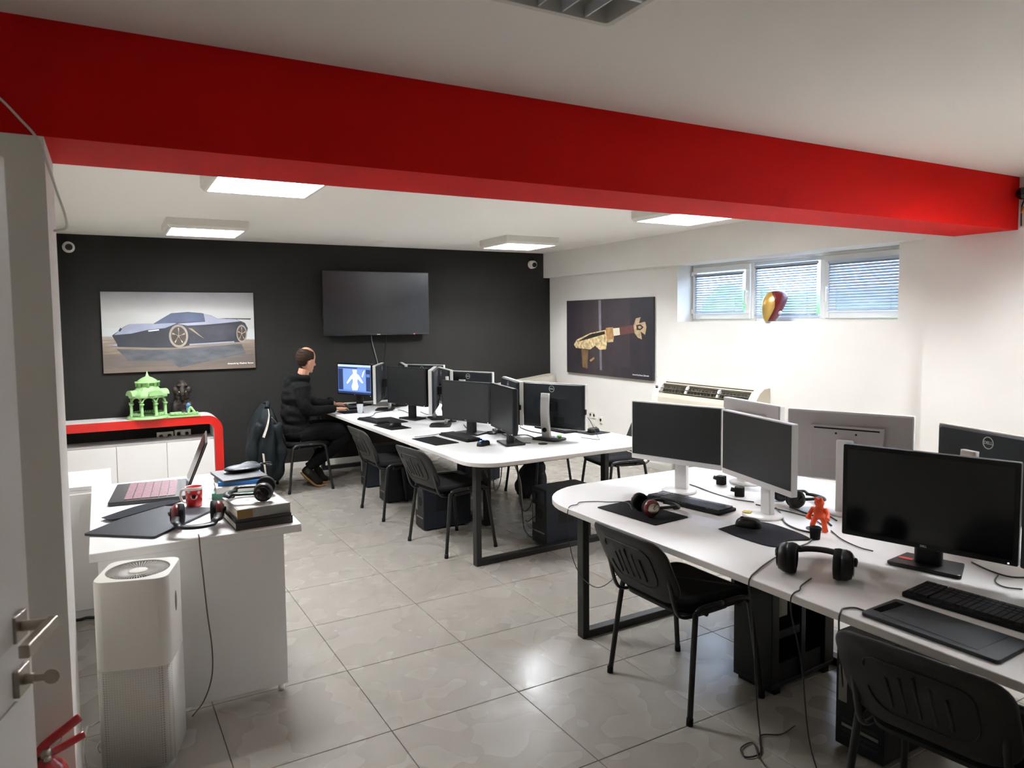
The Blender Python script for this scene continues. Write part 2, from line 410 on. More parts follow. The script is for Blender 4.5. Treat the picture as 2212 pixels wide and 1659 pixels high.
def blind(y0, y1, z0, z1, n, ang, label, x):
    t = thing('venetian_blind', label, 'blind', (x, (y0+y1)/2, z0), 0, 'venetian blinds in the high window'); w_ = (y1-y0)/2; H = z1-z0
    mk().box(-.014, .012, -w_, w_, H-.022, H).build('head_rail', 'blind_slat', t, bevel=.002)
    mk().box(-.009, .009, -w_, w_, 0, .012).build('bottom_rail', 'blind_slat', t, bevel=.002)
    m = mk(); hw = .0125
    prof = [(-hw, 0), (-hw*.5, .0014), (0, .0018), (hw*.5, .0014), (hw, 0)]
    rs = []
    for yy in (-w_+.004, w_-.004):
        ca, sa = cos(ang), sin(ang)
        rs.append([(a*ca - b*sa, yy, a*sa+b*ca) for a, b in prof] + [(a*ca - (b-.0007)*sa, yy, a*sa+(b-.0007)*ca) for a, b in reversed(prof)])
    s0 = m.rings(rs, sm=False).build('slat', 'blind_slat', t)
    for i in range(n):
        s = s0 if i == 0 else s0.copy()
        if i: COL.objects.link(s)
        s.parent = t; s.location = (0, 0, .022+(H-.05)*i/(n-1))
    for yy in (-w_*.72, w_*.72): mk().cyl((-.013, yy, .005), (-.013, yy, H-.01), .0012, n=6).build('ladder_cord', 'blind_slat', t)
    mk().cyl((-.018, w_*.93, -.06), (-.018, w_*.93, H-.01), .0014, n=6).build('pull_cord', 'blind_slat', t)
blind(5.13, 5.80, 1.725, 2.135, 16, R(40), 'partly open pale blind in the left window light', FX-.042)
blind(4.295, 5.0, 1.69, 2.17, 20, R(38), 'partly open pale blind in the middle light behind the red and gold helmet', FX-.02)
blind(3.49, 4.17, 1.725, 2.155, 17, R(58), 'nearly closed pale blind in the right window light', FX-.042)
# outside: bank of shrubs and a garden wall
m = mk()
for i in range(16): m.ell((6.9+random.uniform(-.2, .3), 4.6+i*.28, 1.55+random.uniform(-.1, .25)), (.3, .3, .35), 10, 6)
hb = remesh(m, 'hedge', 'outdoor_green', .05, None, 1, lambda c: c + Vector((0, 0, 1))*.0 + c.normalized()*.05*noise.noise(c*9))
tag(hb, 'green hedge outside the high window, seen between the blind slats', 'hedge')
tag(mk().box(6.2, 7.75, 1.0, 11, .8, 1.35).build('garden_bank', 'outdoor_green'), 'green bank outside the window', 'bank', None, 'structure')
tag(mk().box(7.6, 7.75, 1.0, 11, .9, 2.0).build('garden_wall', 'outdoor_wall'), 'grey garden wall outside the window', 'wall', None, 'structure')

# ---------------------------------------------------------------- ceiling lights
def fixture(x, y, label, on=True):
    t = thing('ceiling_light', label, 'ceiling light', (x, y, ZC), 0, 'square louvred ceiling lights'); h = .31
    m = mk(); z0 = -.085
    po, pi_, pb = rrect(.66, .66, .03, 4), rrect(.585, .585, .012, 4), rrect(.62, .62, .02, 4)
    m.rings([[(a, b, 0) for a, b in po], [(a, b, -.06) for a, b in po], [(a, b, z0) for a, b in pb], [(a, b, z0) for a, b in pi_], [(a, b, -.02) for a, b in pi_]], sm=False, caps=False)
    m.build('housing', 'lamp_body', t)
    mk().box(-.292, .292, -.292, .292, -.02, -.012).build('reflector', 'lamp_reflector', t)
    for k in range(4):
        yy = -.22+k*.1467
        mk().cyl((-.285, yy, -.038), (.285, yy, -.038), .013, n=6).build('fluorescent_tube', 'lamp_tube' if on else 'lamp_tube_off', t)
    for k in range(1, 4):
        yy = -.2925+k*.14625
        mk().box(-.292, .292, yy-.004, yy+.004, z0+.002, -.048).build('louver_blade', 'lamp_reflector', t)
    for k in range(1, 8):
        xx = -.2925+k*.0731
        mk().box(xx-.0015, xx+.0015, -.292, .292, z0+.004, -.052).build('louver_blade', 'lamp_reflector', t)
fixture(.80, 7.07, 'lit ceiling light above the car picture')
fixture(4.02, 7.03, 'lit ceiling light nearest the dark corner by the window wall')
fixture(.86, 4.53, 'lit ceiling light half hidden by the red beam on the left')
fixture(4.17, 4.52, 'lit ceiling light peeping under the red beam on the right')
fixture(.93, 1.35, 'unlit ceiling light in front of the red beam', False)
fixture(4.15, 1.5, 'lit ceiling light in front of the beam near the right wall')

# ================================================================ tables
TH = R(1.2); TZ = .73
def slab_table(name, label, ox, oy, W_, L_, radii):
    # local: x across from the left edge, y along from the near end
    t = thing(name, label, 'desk', (ox, oy, 0), TH, 'long white shared desks')
    poly = [(a+W_/2, b+L_/2) for a, b in rrect(W_, L_, radii, 10)]
    mk().prism(poly, TZ-.028, TZ, XY, 0, 1).build('tabletop', ['desk_white', 'desk_edge'], t, bevel=.002, seg=1)
    return t
def leg_frame(t, p0, p1, s=.05):
    # closed rectangular steel frame between two points on the floor (local to the table)
    a, b = Vector((*p0, 0)), Vector((*p1, 0)); d = (b-a).normalized(); an = math.atan2(d.y, d.x); h = TZ-.028; Ln = (b-a).length; mid = (a+b)/2
    for q in (a, b): mk().obox((q.x, q.y, h/2), (s*.8, s*1.1, h), an).build('leg', 'steel_black', t, bevel=.003, seg=1)
    mk().obox((mid.x, mid.y, .02), (Ln-s*.8, s*1.1, .04), an).build('foot_bar', 'steel_black', t, bevel=.003, seg=1)
    mk().obox((mid.x, mid.y, h-.02), (Ln-s*.8, s*1.1, .04), an).build('top_bar', 'steel_black', t, bevel=.003, seg=1)
TA = slab_table('long_desk', 'long white desk by the dark wall with black frame legs', 2.062, 4.205, 1.60, 4.12, [.05, .05, .22, .10])
leg_frame(TA, (.095, .17), (1.21, .2)); leg_frame(TA, (.10, 3.95), (1.21, 3.95)); leg_frame(TA, (.615, .99), (.64, 2.6))
mk().cyl((.82, .46, TZ), (.82, .46, TZ+.003), .036, n=24).build('cable_grommet', 'black_plastic', TA)
mk().box(.9, .98, .3, .36, TZ-.06, TZ-.03).build('underside_clip', 'white_plastic', TA)
TB = slab_table('long_desk', 'long white desk in the right foreground with a rounded corner', 2.045, .10, 1.60, 3.31, [.1, .38, .05, .05])
leg_frame(TB, (.155, 2.985), (1.3, 2.985)); leg_frame(TB, (.155, .35), (1.3, .35)); leg_frame(TB, (1.02, .9), (1.02, 2.3))
mk().cyl((.73, 2.02, TZ), (.73, 2.02, TZ+.003), .036, n=24).build('cable_grommet', 'black_plastic', TB)

# white desk on the left
DZ = .76
DK = thing('white_desk', 'white panel-sided desk at the left with books, mug and laptop on it', 'desk', (-.10, 3.31, 0), R(.5))
mk().box(0, .84, 0, 1.41, DZ-.036, DZ).build('desk_top', ['desk_white'], DK, bevel=.002, seg=1)
mk().box(.03, .76, .005, .024, .03, DZ-.036).build('end_panel', 'desk_white', DK, bevel=.001, seg=1)
mk().box(.03, .76, 1.37, 1.389, .03, DZ-.036).build('end_panel', 'desk_white', DK, bevel=.001, seg=1)
mk().box(.36, .378, .024, 1.37, .25, DZ-.036).build('modesty_panel', 'desk_white', DK)
for x, y in ((.06, .0145), (.73, .0145), (.06, 1.38), (.73, 1.38)): mk().cyl((x, y, 0), (x, y, .03), .014, n=12).build('foot', 'white_plastic', DK)
SCB = thing('side_cabinet', 'white low cabinet between the left wall and the white desk', 'cabinet', (-.44, 4.74, 0))
mk().box(0, .42, 0, .5, .0, .74).build('body', 'white_gloss', SCB, bevel=.003); mk().box(-.005, .425, -.005, .505, .74, .76).build('top', 'desk_white', SCB, bevel=.002)
mk().box(.02, .40, -.014, 0, .05, .72).build('door', 'white_gloss', SCB, bevel=.002)

# ================================================================ chairs
def chair_parts(t):
    w2 = .265
    for sy in (1, -1):
        y = sy*w2; yi = sy*.235
        fr = smooth([(.215, y, 0), (.165, yi+sy*.006, .40), (.15, yi, .445), (.11, yi, .463), (0, yi, .463)], 5)
        rr = smooth([(-.215, y, 0), (-.165, yi+sy*.006, .40), (-.15, yi, .445), (-.11, yi, .463), (0, yi, .463)], 5)
        for pts in (fr, rr):
            lg = mk().tube(pts, .0125, 10).build('leg', 'chair_tube', t)
            mk().cyl((pts[0].x, pts[0].y, 0), (pts[0].x*.99, pts[0].y, .03), .0145, n=10).build('rubber_foot', 'black_matte', lg)
        mk().tube(smooth([(.05, sy*.20, .425), (-.12, sy*.20, .422), (-.20, sy*.20, .43), (-.235, sy*.20, .47), (-.262, sy*.2, .56), (-.285, sy*.2, .64)], 5), .012, 8, flat=.6).build('back_support', 'chair_tube', t)
        mk().cyl((-.1, sy*.2, .425), (-.1, sy*.238, .45), .009, n=8).build('bolt', 'chair_tube', t)
    for x in (-.09, .11): mk().tube([(x, -.235, .432), (x, .235, .432)], .010, 8).build('cross_tube', 'chair_tube', t)
    # padded seat with a rolled front edge
    m = mk(); rs = []
    for k, (zz, sc) in enumerate(((.437, .90), (.440, .97), (.452, 1.0), (.466, .99), (.476, .95), (.480, .86))):
        rs.append([(a*sc+.01, b*sc, zz - .02*max(0, (a-.12)/.11)**2 + .012*min(1, (b/.22)**2)) for a, b in rrect(.43, .45, .09, 6)])
    m.rings(rs, caps=True); m.build('seat', 'chair_fabric', t)
    mk().prism([(a, b) for a, b in rrect(.40, .42, .08, 5, .01)], .425, .438, XY).build('seat_shell', 'chair_plastic', t)
    # back panel: curved plastic shell, rounded corners, padded front
    def back(u, v, h):   # u across -.. v up, h thickness, leaning and wrapping
        z = .465+v*.97; x = -.225 - .145*(v/.32) - .035*(1-(u/.24)**2)
        return (x+h+.02, u, z)
    outline = [(a, b+.165) for a, b in rrect(.475, .305, [.075, .075, .11, .11], 7)]
    def shell(sc, h): return [back(a*sc, (b-.165)*sc+.165, h) for a, b in outline]
    m = mk(); m.rings([shell(.2, -.004), shell(.80, -.003), shell(.97, -.001), shell(1, .006), shell(.985, .016), shell(.9, .024), shell(.2, .027)], sm=True, caps=True)
    bp = m.build('backrest', 'chair_plastic', t)
    for k in range(5):
        u = -.08+k*.04; hl = .085 - .01*abs(k-2)
        mk().tube([back(u, .10, -.0035), back(u, .10+hl, -.0035), back(u, .10+hl*1.6, -.0035)], .005, 6, flat=.7).build('back_rib', 'chair_plastic', bp)
    mk().tube([back(a, b, -.003) for a, b in [(x*.62, (y-.165)*.62+.165) for x, y in outline]] , .003, 6).build('back_moulding', 'chair_plastic', bp)
def make_chair(label):
    t = thing('stacking_chair', label, 'chair', (0, 0, 0), 0, 'black stacking chairs'); chair_parts(t); return t
C0 = make_chair('black stacking chair tucked under the near corner of the middle desk')
def place_chair(src, x, y, yaw, label):
    c = copy_tree(src); c.location = (x, y, 0); c.rotation_euler.z = R(yaw); c['label'] = label; return c
C0.location = (2.205, 4.915, 0); C0.rotation_euler.z = R(8)
place_chair(C0, 2.165, 6.03, 2, 'black stacking chair second from the front along the middle desk')
place_chair(C0, 2.245, 2.445, 1, 'black stacking chair at the right foreground desk with its whole frame in view')
place_chair(C0, 2.215, 1.19, 8, 'large dark chair back filling the bottom right corner')
place_chair(C0, 1.70, 7.43, 1, 'black chair the man sits on, with a jacket over its back')
place_chair(C0, 3.58, 5.92, 182, 'black chair behind the middle desk with a dark bag on it')
place_chair(C0, 3.86, 5.09, 172, 'empty black chair on the far side of the middle desk near the window wall')

# ================================================================ monitors
def emblem(parent, x, z, s=1.0):
    m = mk(); n = 28
    ring = [[(x-.001*i*0, (r)*cos(2*pi*k/n), z+(r)*sin(2*pi*k/n)) for k in range(n)] for i, r in enumerate((.020*s, .0235*s))]
    a = [(x, p[1], p[2]) for p in ring[0]]; b = [(x, p[1], p[2]) for p in ring[1]]
    a2 = [(x-.0012, p[1], p[2]) for p in ring[0]]; b2 = [(x-.0012, p[1], p[2]) for p in ring[1]]
    m.rings([a, b, b2, a2, a], sm=False, caps=False)
    tx = text_mb('DELL', .0165*s, .0006)
    # text reads from behind the monitor: right-hand direction is +y when looking along +x from behind
    xf(tx, Matrix(((0, 0, -1, x-.0006), (-1, 0, 0, 0), (0, 1, 0, z), (0, 0, 0, 1))))
    m.add(tx.v, tx.f); return m.build('emblem', 'emblem', parent)
def rr_yz(w, h, r, z0, n=4): return [(a, b+z0+h/2) for a, b in rrect(w, h, r, n)]
def monitor(kind, label, cx, cy, zb, yaw, w_, h_, lit=False, group='desk monitors', tilt=0, off=.06):
    # (cx,cy): centre of the screen plane ; screen faces local +x ; root sits on the desk under the stand
    off = .09 if kind == 'U' else off; c, s = cos(R(yaw)), sin(R(yaw)); bx, by = cx-off*c, cy-off*s
    t = thing('monitor', label, 'monitor', (bx, by, TZ+.0015), R(yaw), group); z0 = zb-TZ; X = off
    if kind == 'P': rim, bk, bz, bb = 'black_plastic', 'black_plastic', .017, .02
    elif kind == 'U': rim, bk, bz, bb = 'silver_edge', 'monitor_back', .013, .018
    else: rim, bk, bz, bb = 'monitor_white', 'monitor_grey', .006, .028
    # housing: shallow tray, edges then back bulge
    m = mk(); zc = z0
    o = rr_yz(w_, h_, .006, zc); 
    m.rings([[(X, a, b) for a, b in o], [(X-.03, a, b) for a, b in o]], sm=False, caps=True)
    hs = m.build('bezel', rim, t, bevel=.0015, seg=1)
    m = mk(); o2 = rr_yz(w_-.012, h_-.012, .006, zc+.006)
    if kind == 'W':
        m.rings([[(X-.0302, a, b) for a, b in o2], [(X-.034, a, b) for a, b in o2]], sm=False)
        m.box(X-.06, X-.034, -w_*.29, w_*.29, zc+.05, zc+h_*.80)
    else:
        mid = rr_yz(w_*.92, h_*.89, .02, zc+h_*.08); inr = rr_yz(w_*.55, h_*.52, .03, zc+h_*.16)
        m.rings([[(X-.0302, a, b) for a, b in o2], [(X-.036, a, b) for a, b in o2], [(X-.05, a, b) for a, b in mid], [(X-.058, a, b) for a, b in inr]], sm=False)
    bo = m.build('back_cover', bk, t, bevel=.002, seg=1)
    if kind == 'W':
        for yy in (-.045, .045): mk().cyl((X-.0605, yy, zc+h_*.70), (X-.062, yy, zc+h_*.70), .005, n=10).build('screw', 'black_plastic', bo)
        mk().box(X-.061, X-.06, -w_*.26, w_*.26, zc+h_*.755, zc+h_*.775).build('vent', 'black_matte', bo)
        mk().box(X-.0615, X-.06, .04, .13, zc+.07, zc+.12).build('port_bay', 'monitor_grey', bo)
    elif kind == 'U':
        emblem(bo, X-.0538, zc+h_-.045, 1.1)
        mk().box(X-.0590, X-.0575, -w_*.2, -w_*.03, zc+.045, zc+.10).build('port_bay', 'black_matte', bo)
        mk().box(X-.0590, X-.0575, w_*.03, w_*.2, zc+.045, zc+.10).build('port_bay', 'black_matte', bo)
        mk().box(X-.04, X-.02, -w_/2-.004, -w_/2+.02, zc+.13, zc+.17).build('side_port', 'black_matte', bo)
    scr = mk().box(X+.0002, X+.0012, -w_/2+bz, w_/2-bz, zc+bb, zc+h_-bz)
    sc = scr.build('screen', 'screen_black' if kind == 'P' and lit is None else 'screen_off', t)
    if kind == 'P':
        tx = xf(text_mb('DELL', .010, .0003), Matrix(((0, 0, 1, X+.0005), (1, 0, 0, 0), (0, 1, 0, zc+.010), (0, 0, 0, 1)))); tx.build('maker_mark', 'emblem', hs)
        mk().box(X, X+.001, w_/2-.03, w_/2-.026, zc+.006, zc+.009).build('power_light', 'led_white', hs)
    # stands
    if kind == 'W':
        mk().lathe([(.095, 0), (.095, .006), (.085, .011), (.02, .013)], 32, (.01, 0, 0)).build('base', 'monitor_white', t)
        mk().box(-.030, .000, -.036, .036, .008, zc+h_*.62).build('stand', 'monitor_white', t, bevel=.004)
        mk().box(-.002, X-.055, -.04, .04, zc+h_*.35, zc+h_*.6).build('mount', 'monitor_white', t)
    elif kind == 'U':
        bp = [(a, b) for a, b in rrect(.19, .24, [.03, .03, .06, .06], 6, .01)]
        mk().prism(bp, 0, .012, XY).build('base', 'black_plastic', t, bevel=.003)
        m = mk(); rs = []
        for k in range(11):
            q = k/10; zz = .01+q*(zc+h_*.80-.01); xx = -.035 + .03*sin(q*pi*.9)*-.6 - .012*q
            ww = .041 - .004*q
            rs.append([(xx+a, b, zz) for a, b in rrect(.026, ww*2, .008, 3)])
        st = m.rings(rs).build('stand', 'silver', t)
        mk().cyl((-.075, 0, .085), (-.03, 0, .085), .017, n=18).build('cable_hole', 'black_matte', st)
        mk().box(-.03, X-.05, -.04, .04, zc+h_*.40, zc+h_*.58).build('mount', 'black_matte', t)
    else:
        bp = [(-.10, -.10), (.055, -.125), (.065, -.115), (.065, .115), (.055, .125), (-.10, .10)]
        mk().prism(bp, 0, .014, XY).build('base', 'black_plastic', t, bevel=.004)
        mk().prism(rrect(.045, .095, .02, 5, -.012), .012, zc+h_*.55, XY).build('stand', 'black_plastic', t)
        mk().box(-.004, X-.05, -.05, .05, zc+h_*.30, zc+h_*.55).build('mount', 'black_plastic', t)
    return t, sc, X, zc
G1 = 'monitors on the near side of the middle desk'; G2 = 'monitors on the far side of the middle desk'; G3 = 'monitors on the right foreground desk'
t1, sc1, X1, z1 = monitor('P', 'lit monitor the man is working at, showing a white body model on blue', 2.395, 7.93, .846, 202.5, .595, .362, True, G1)
monitor('U', 'silver-edged monitor seen edge-on beside the lit screen', 2.50, 7.45, .82, 152, .555, .40, False, G1)
monitor('P', 'dark monitor facing the second chair of the middle desk', 2.475, 6.53, .874, 197, .595, .362, False, G1)
monitor('U', 'silver-edged monitor seen edge-on with its stand showing, second from the front', 2.53, 6.04, .86, 152, .555, .39, False, G1)
monitor('P', 'dark monitor squarely facing the nearest chair of the middle desk', 2.566, 5.405, .84, 201, .551, .332, False, G1)
monitor('P', 'dark monitor turned inward at the near left corner of the middle desk', 2.592, 4.829, .834, 169, .575, .346, False, G1)
monitor('U', 'black-backed monitor with a silver stand nearest on the far side of the middle desk', 3.099, 4.855, .811, 23.5, .595, .363, False, G2)
monitor('U', 'narrow-angled black monitor back just left of the one with the silver stand', 3.01, 5.37, .815, -15, .60, .36, False, G2)
monitor('U', 'black monitor back with round emblem rising behind the middle pair of screens', 3.06, 6.30, .825, 25, .555, .36, False, G2)
monitor('U', 'angled monitor back peeping left of the middle emblem monitor', 2.85, 6.42, .855, -11, .555, .36, False, G2)
monitor('U', 'black monitor back farthest along under the television', 3.17, 7.76, .815, 35, .555, .36, False, G2)
monitor('U', 'angled monitor corner tip just below the television, farthest on the desk', 2.90, 7.67, .84, -15, .555, .36, False, G2)
monitor('W', 'white-framed monitor at the far end of the right desk, screen toward the viewer', 2.655, 2.968, .889, 197.2, .554, .326, False, G3)
monitor('W', 'white-framed monitor angled inward beside the red headphones desk place', 2.653, 2.412, .886, 166.2, .56, .325, False, G3)
monitor('W', 'grey monitor back behind the two white-framed screens', 3.22, 2.93, .873, -12, .53, .326, False, G3)
monitor('W', 'pale grey monitor back with vents and stand showing, right desk', 3.127, 2.255, .876, 22.4, .567, .341, False, G3)
monitor('P', 'large black monitor with a black base in the right foreground', 2.607, 1.564, .815, 196.4, .585, .36, None, G3)
monitor('P', 'black monitor cut off by the right edge of the picture', 2.62, .995, .815, 166, .585, .36, None, G3)
monitor('U', 'black monitor back with a round emblem at the far right', 3.18, 1.605, .84, -16, .555, .36, False, G3)
# the lit screen
for nm, c, e in (('ui_blue', '5878b8', .30), ('ui_view', '6d8cd0', .33), ('ui_dark', '263356', .25), ('ui_white', 'ffffff', .40), ('ui_bar', 'b4c6ec', .30)): mat(nm, c, .5, emit=e)
for nm in ('led_blue', 'led_red', 'led_white', 'ui_dark', 'ui_bar', 'ui_white', 'ui_view'): M[nm].cycles.emission_sampling = 'NONE'
W1, H1 = .595-.034, .362-.037
def ui(poly, h, mt, nm):
    m = mk(); m.prism([((u-.5)*W1, z1+.02+v*H1) for u, v in poly], X1+h, X1+h+.0003, lambda u, v, q: (q, u, v)); return m.build(nm, mt, sc1)
rect = lambda a, b, c, d_: [(a, b), (c, b), (c, d_), (a, d_)]
ui(rect(0, 0, 1, 1), .0013, 'ui_blue', 'screen_background'); ui(rect(0, .93, 1, 1), .0017, 'ui_bar', 'title_bar'); ui(rect(.01, .12, .15, .85), .0017, 'ui_dark', 'tool_panel')
ui(rect(.17, .12, .85, .86), .0017, 'ui_view', 'viewport'); ui(rect(.86, .12, .99, .85), .0017, 'ui_dark', 'side_panel'); ui(rect(0, .0, 1, .07), .0017, 'ui_dark', 'task_bar')
ui(rect(.87, .6, .97, .7), .0020, 'ui_blue', 'swatch'); ui(rect(.02, .87, .6, .91), .0017, 'ui_dark', 'menu_bar')
ui([(0.459, 0.827), (0.588, 0.832), (0.576, 0.706), (0.652, 0.638), (0.774, 0.409), (0.74, 0.381), (0.607, 0.538), (0.588, 0.416), (0.627, 0.271), (0.584, 0.13), (0.446, 0.12), (0.421, 0.257), (0.468, 0.409), (0.454, 0.548), (0.294, 0.335), (0.259, 0.359), (0.386, 0.588), (0.474, 0.702)], .0021, 'ui_white', 'body_model')
ui([(0.827, 0.843), (0.806, 0.746), (0.759, 0.579), (0.732, 0.606), (0.767, 0.751)], .0021, 'ui_white', 'tool_model')

# ================================================================ on the walls
def wall_fn_back(x0, x1, z0, z1, y):   # u right, v up on the back wall ; h towards the room
    return lambda u, v, h: (x0+u*(x1-x0), y-h, z0+v*(z1-z0))
def wall_fn_right(y0, y1, z0, z1, x):  # u 0 at the far end
    return lambda u, v, h: (x-h, y0+u*(y1-y0), z0+v*(z1-z0))
def layer(fn, poly, h, mt, nm, parent):
    return mk().prism(poly, h, h+.0004, fn).build(nm, mt, parent)
picture_mat('car_sky', [(0, '9b9a98'), (.45, 'b4b3b0'), (.75, 'c3c2bf'), (1, '8f8b8e')], 'Z', .25, (2, 2, 3))
picture_mat('car_road', [(0, '6a5b50'), (.3, '59524d'), (.55, '6c5f54'), (.85, '8a7c6e'), (1, 'a19a92')], 'Z', .9, (5, 5, 16))
mat('car_haze', 'b9bdbb', .5, var=.06, vscale=4); mat('car_reflect', '4a4c50', .5, var=.3, vscale=7, stretch=(1, 1, 3)); mat('car_body', '2b2c33', .45, var=.2, vscale=5)
mat('car_hood', '8d91a3', .45, var=.12, vscale=8); mat('car_glass', '4b5268', .4, var=.15, vscale=5); mat('car_deck', '9a9bab', .45, var=.08, vscale=8); mat('car_side', '33333a', .45, var=.35, vscale=6)
mat('car_gold', '8f8260', .5); mat('car_tyre', '8a8076', .5, var=.2, vscale=20); mat('car_rim', '3a322d', .5); mat('car_spoke', 'b3a48f', .5); mat('print_white', 'f4f2ee', .5)
X0, X1_, Z0, Z1_ = -.046, 1.42, 1.178, 2.002
cp = thing('car_picture', 'canvas print of a dark sports car on a wet road, on the charcoal wall', 'picture', (0, 0, 0), 0, 'canvas prints on the walls')
mk().box(X0, X1_, YB-.03, YB-.001, Z0, Z1_).build('canvas', ['car_sky'], cp, bevel=.001, seg=1)
fn = wall_fn_back(X0, X1_, Z0, Z1_, YB-.0302)
CAR = [('road', 'car_road', [(0.0, 0.455), (1, 0.382), (1.0, 0.0), (0, 0.0)]), ('haze', 'car_haze', [(0.0, 0.56), (1, 0.52), (1, 0.382), (0, 0.455)]),
 ('road_reflection', 'car_reflect', [(0.085, 0.295), (0.379, 0.268), (0.904, 0.325), (0.935, 0.198), (0.688, 0.116), (0.473, 0.036), (0.422, 0.13), (0.154, 0.145)]),
 ('car_body', 'car_body', [(0.047, 0.337), (0.09, 0.351), (0.06, 0.464), (0.098, 0.514), (0.128, 0.561), (0.165, 0.601), (0.282, 0.607), (0.319, 0.602), (0.381, 0.674), (0.436, 0.734), (0.544, 0.749), (0.637, 0.734), (0.7, 0.703), (0.747, 0.657), (0.862, 0.664), (0.935, 0.601), (0.954, 0.529), (0.94, 0.419), (0.909, 0.349), (0.855, 0.346), (0.55, 0.319), (0.479, 0.294), (0.305, 0.301), (0.1, 0.321)]),
 ('car_side', 'car_side', [(0.547, 0.551), (0.876, 0.585), (0.856, 0.39), (0.55, 0.338)]),
 ('hood', 'car_hood', [(0.072, 0.468), (0.12, 0.546), (0.165, 0.601), (0.282, 0.607), (0.327, 0.599), (0.433, 0.613), (0.471, 0.605), (0.393, 0.546), (0.28, 0.526), (0.177, 0.483)]),
 ('car_glass', 'car_glass', [(0.323, 0.602), (0.381, 0.674), (0.436, 0.734), (0.544, 0.746), (0.645, 0.731), (0.66, 0.626), (0.463, 0.61)]),
 ('rear_deck', 'car_deck', [(0.649, 0.729), (0.7, 0.7), (0.747, 0.654), (0.862, 0.659), (0.906, 0.624), (0.762, 0.598), (0.658, 0.583), (0.54, 0.574), (0.471, 0.601), (0.66, 0.622)]),
 ('side_accent', 'car_gold', [(0.543, 0.544), (0.57, 0.536), (0.65, 0.399), (0.615, 0.443)]), ('headlight', 'print_white', [(0.284, 0.518), (0.352, 0.533), (0.355, 0.518), (0.287, 0.505)]),
 ('rear_wing', 'car_rim', [(0.754, 0.668), (0.98, 0.66), (0.973, 0.643), (0.861, 0.653)]), ('splitter', 'car_hood', [(0.044, 0.341), (0.087, 0.357), (0.09, 0.33)]), ('door_sill', 'car_hood', [(0.546, 0.338), (0.855, 0.362), (0.855, 0.346), (0.55, 0.322)]),
 ('wing_mirror', 'car_body', [(0.1, 0.522), (0.113, 0.558), (0.124, 0.543), (0.109, 0.507)])]
for k, (nm, mt, poly) in enumerate(CAR): layer(fn, poly, .0003+.0001*k, mt, nm, cp)
def ellp(cx, cy, a, b, n=22): return [(cx+a*cos(2*pi*k/n), cy+b*sin(2*pi*k/n)) for k in range(n)]
for cx, cy, a, b in ((.479, .443, .063, .148), (.909, .460, .038, .117)):
    layer(fn, ellp(cx, cy, a, b), .0020, 'car_tyre', 'wheel', cp); layer(fn, ellp(cx, cy, a*.78, b*.80), .0023, 'car_rim', 'wheel_rim', cp)
    for k in range(5):
        an = 2*pi*k/5+.3; layer(fn, [(cx-.05*a*sin(an), cy+.05*b*cos(an)), (cx+a*.68*cos(an-.1), cy+b*.70*sin(an-.1)), (cx+a*.68*cos(an+.1), cy+b*.70*sin(an+.1)), (cx+.05*a*sin(an), cy-.05*b*cos(an))], .0026, 'car_spoke', 'wheel_spoke', cp)
tx = text_mb('Artwork by Vladimir Bonev', .024, .0003); xf(tx, Matrix(((1, 0, 0, X0+.905*(X1_-X0)-.015), (0, 0, -1, YB-.0335), (0, 1, 0, Z0+.055), (0, 0, 0, 1)))); tx.build('caption', 'print_white', cp)

picture_mat('dagger_bg', [(0, '1e1a1f'), (.35, '2b252a'), (.6, '3a3132'), (1, '252026')], 'Y', .8, (3, 14, 2))
mat('dg_blade', 'cbb488', .5, var=.55, vscale=28); mat('dg_dark', '2a251f', .5, var=.3, vscale=30); mat('dg_guard', 'a67f52', .5, var=.3, vscale=25); mat('dg_white', 'e2d6c0', .5); mat('dg_wrap', '5a3732', .5, var=.25, vscale=40)
mat('dg_pommel', 'b59a78', .5, var=.3, vscale=25); mat('dg_streak', '77737b', .5, var=.2, vscale=8); mat('dg_plank', '352d30', .5, var=.15, vscale=6); mat('dg_glow', '6e543a', .5, var=.3, vscale=12)
py0, py1, pz0, pz1 = 7.955, 6.235, .985, 1.915
dp = thing('dagger_picture', 'dark canvas print of an ornate dagger on the white window wall', 'picture', (0, 0, 0), 0, 'canvas prints on the walls')
mk().box(XR-.03, XR-.001, py1, py0, pz0, pz1).build('canvas', ['dagger_bg'], dp, bevel=.001, seg=1)
fn = wall_fn_right(py0, py1, pz0, pz1, XR-.0302)
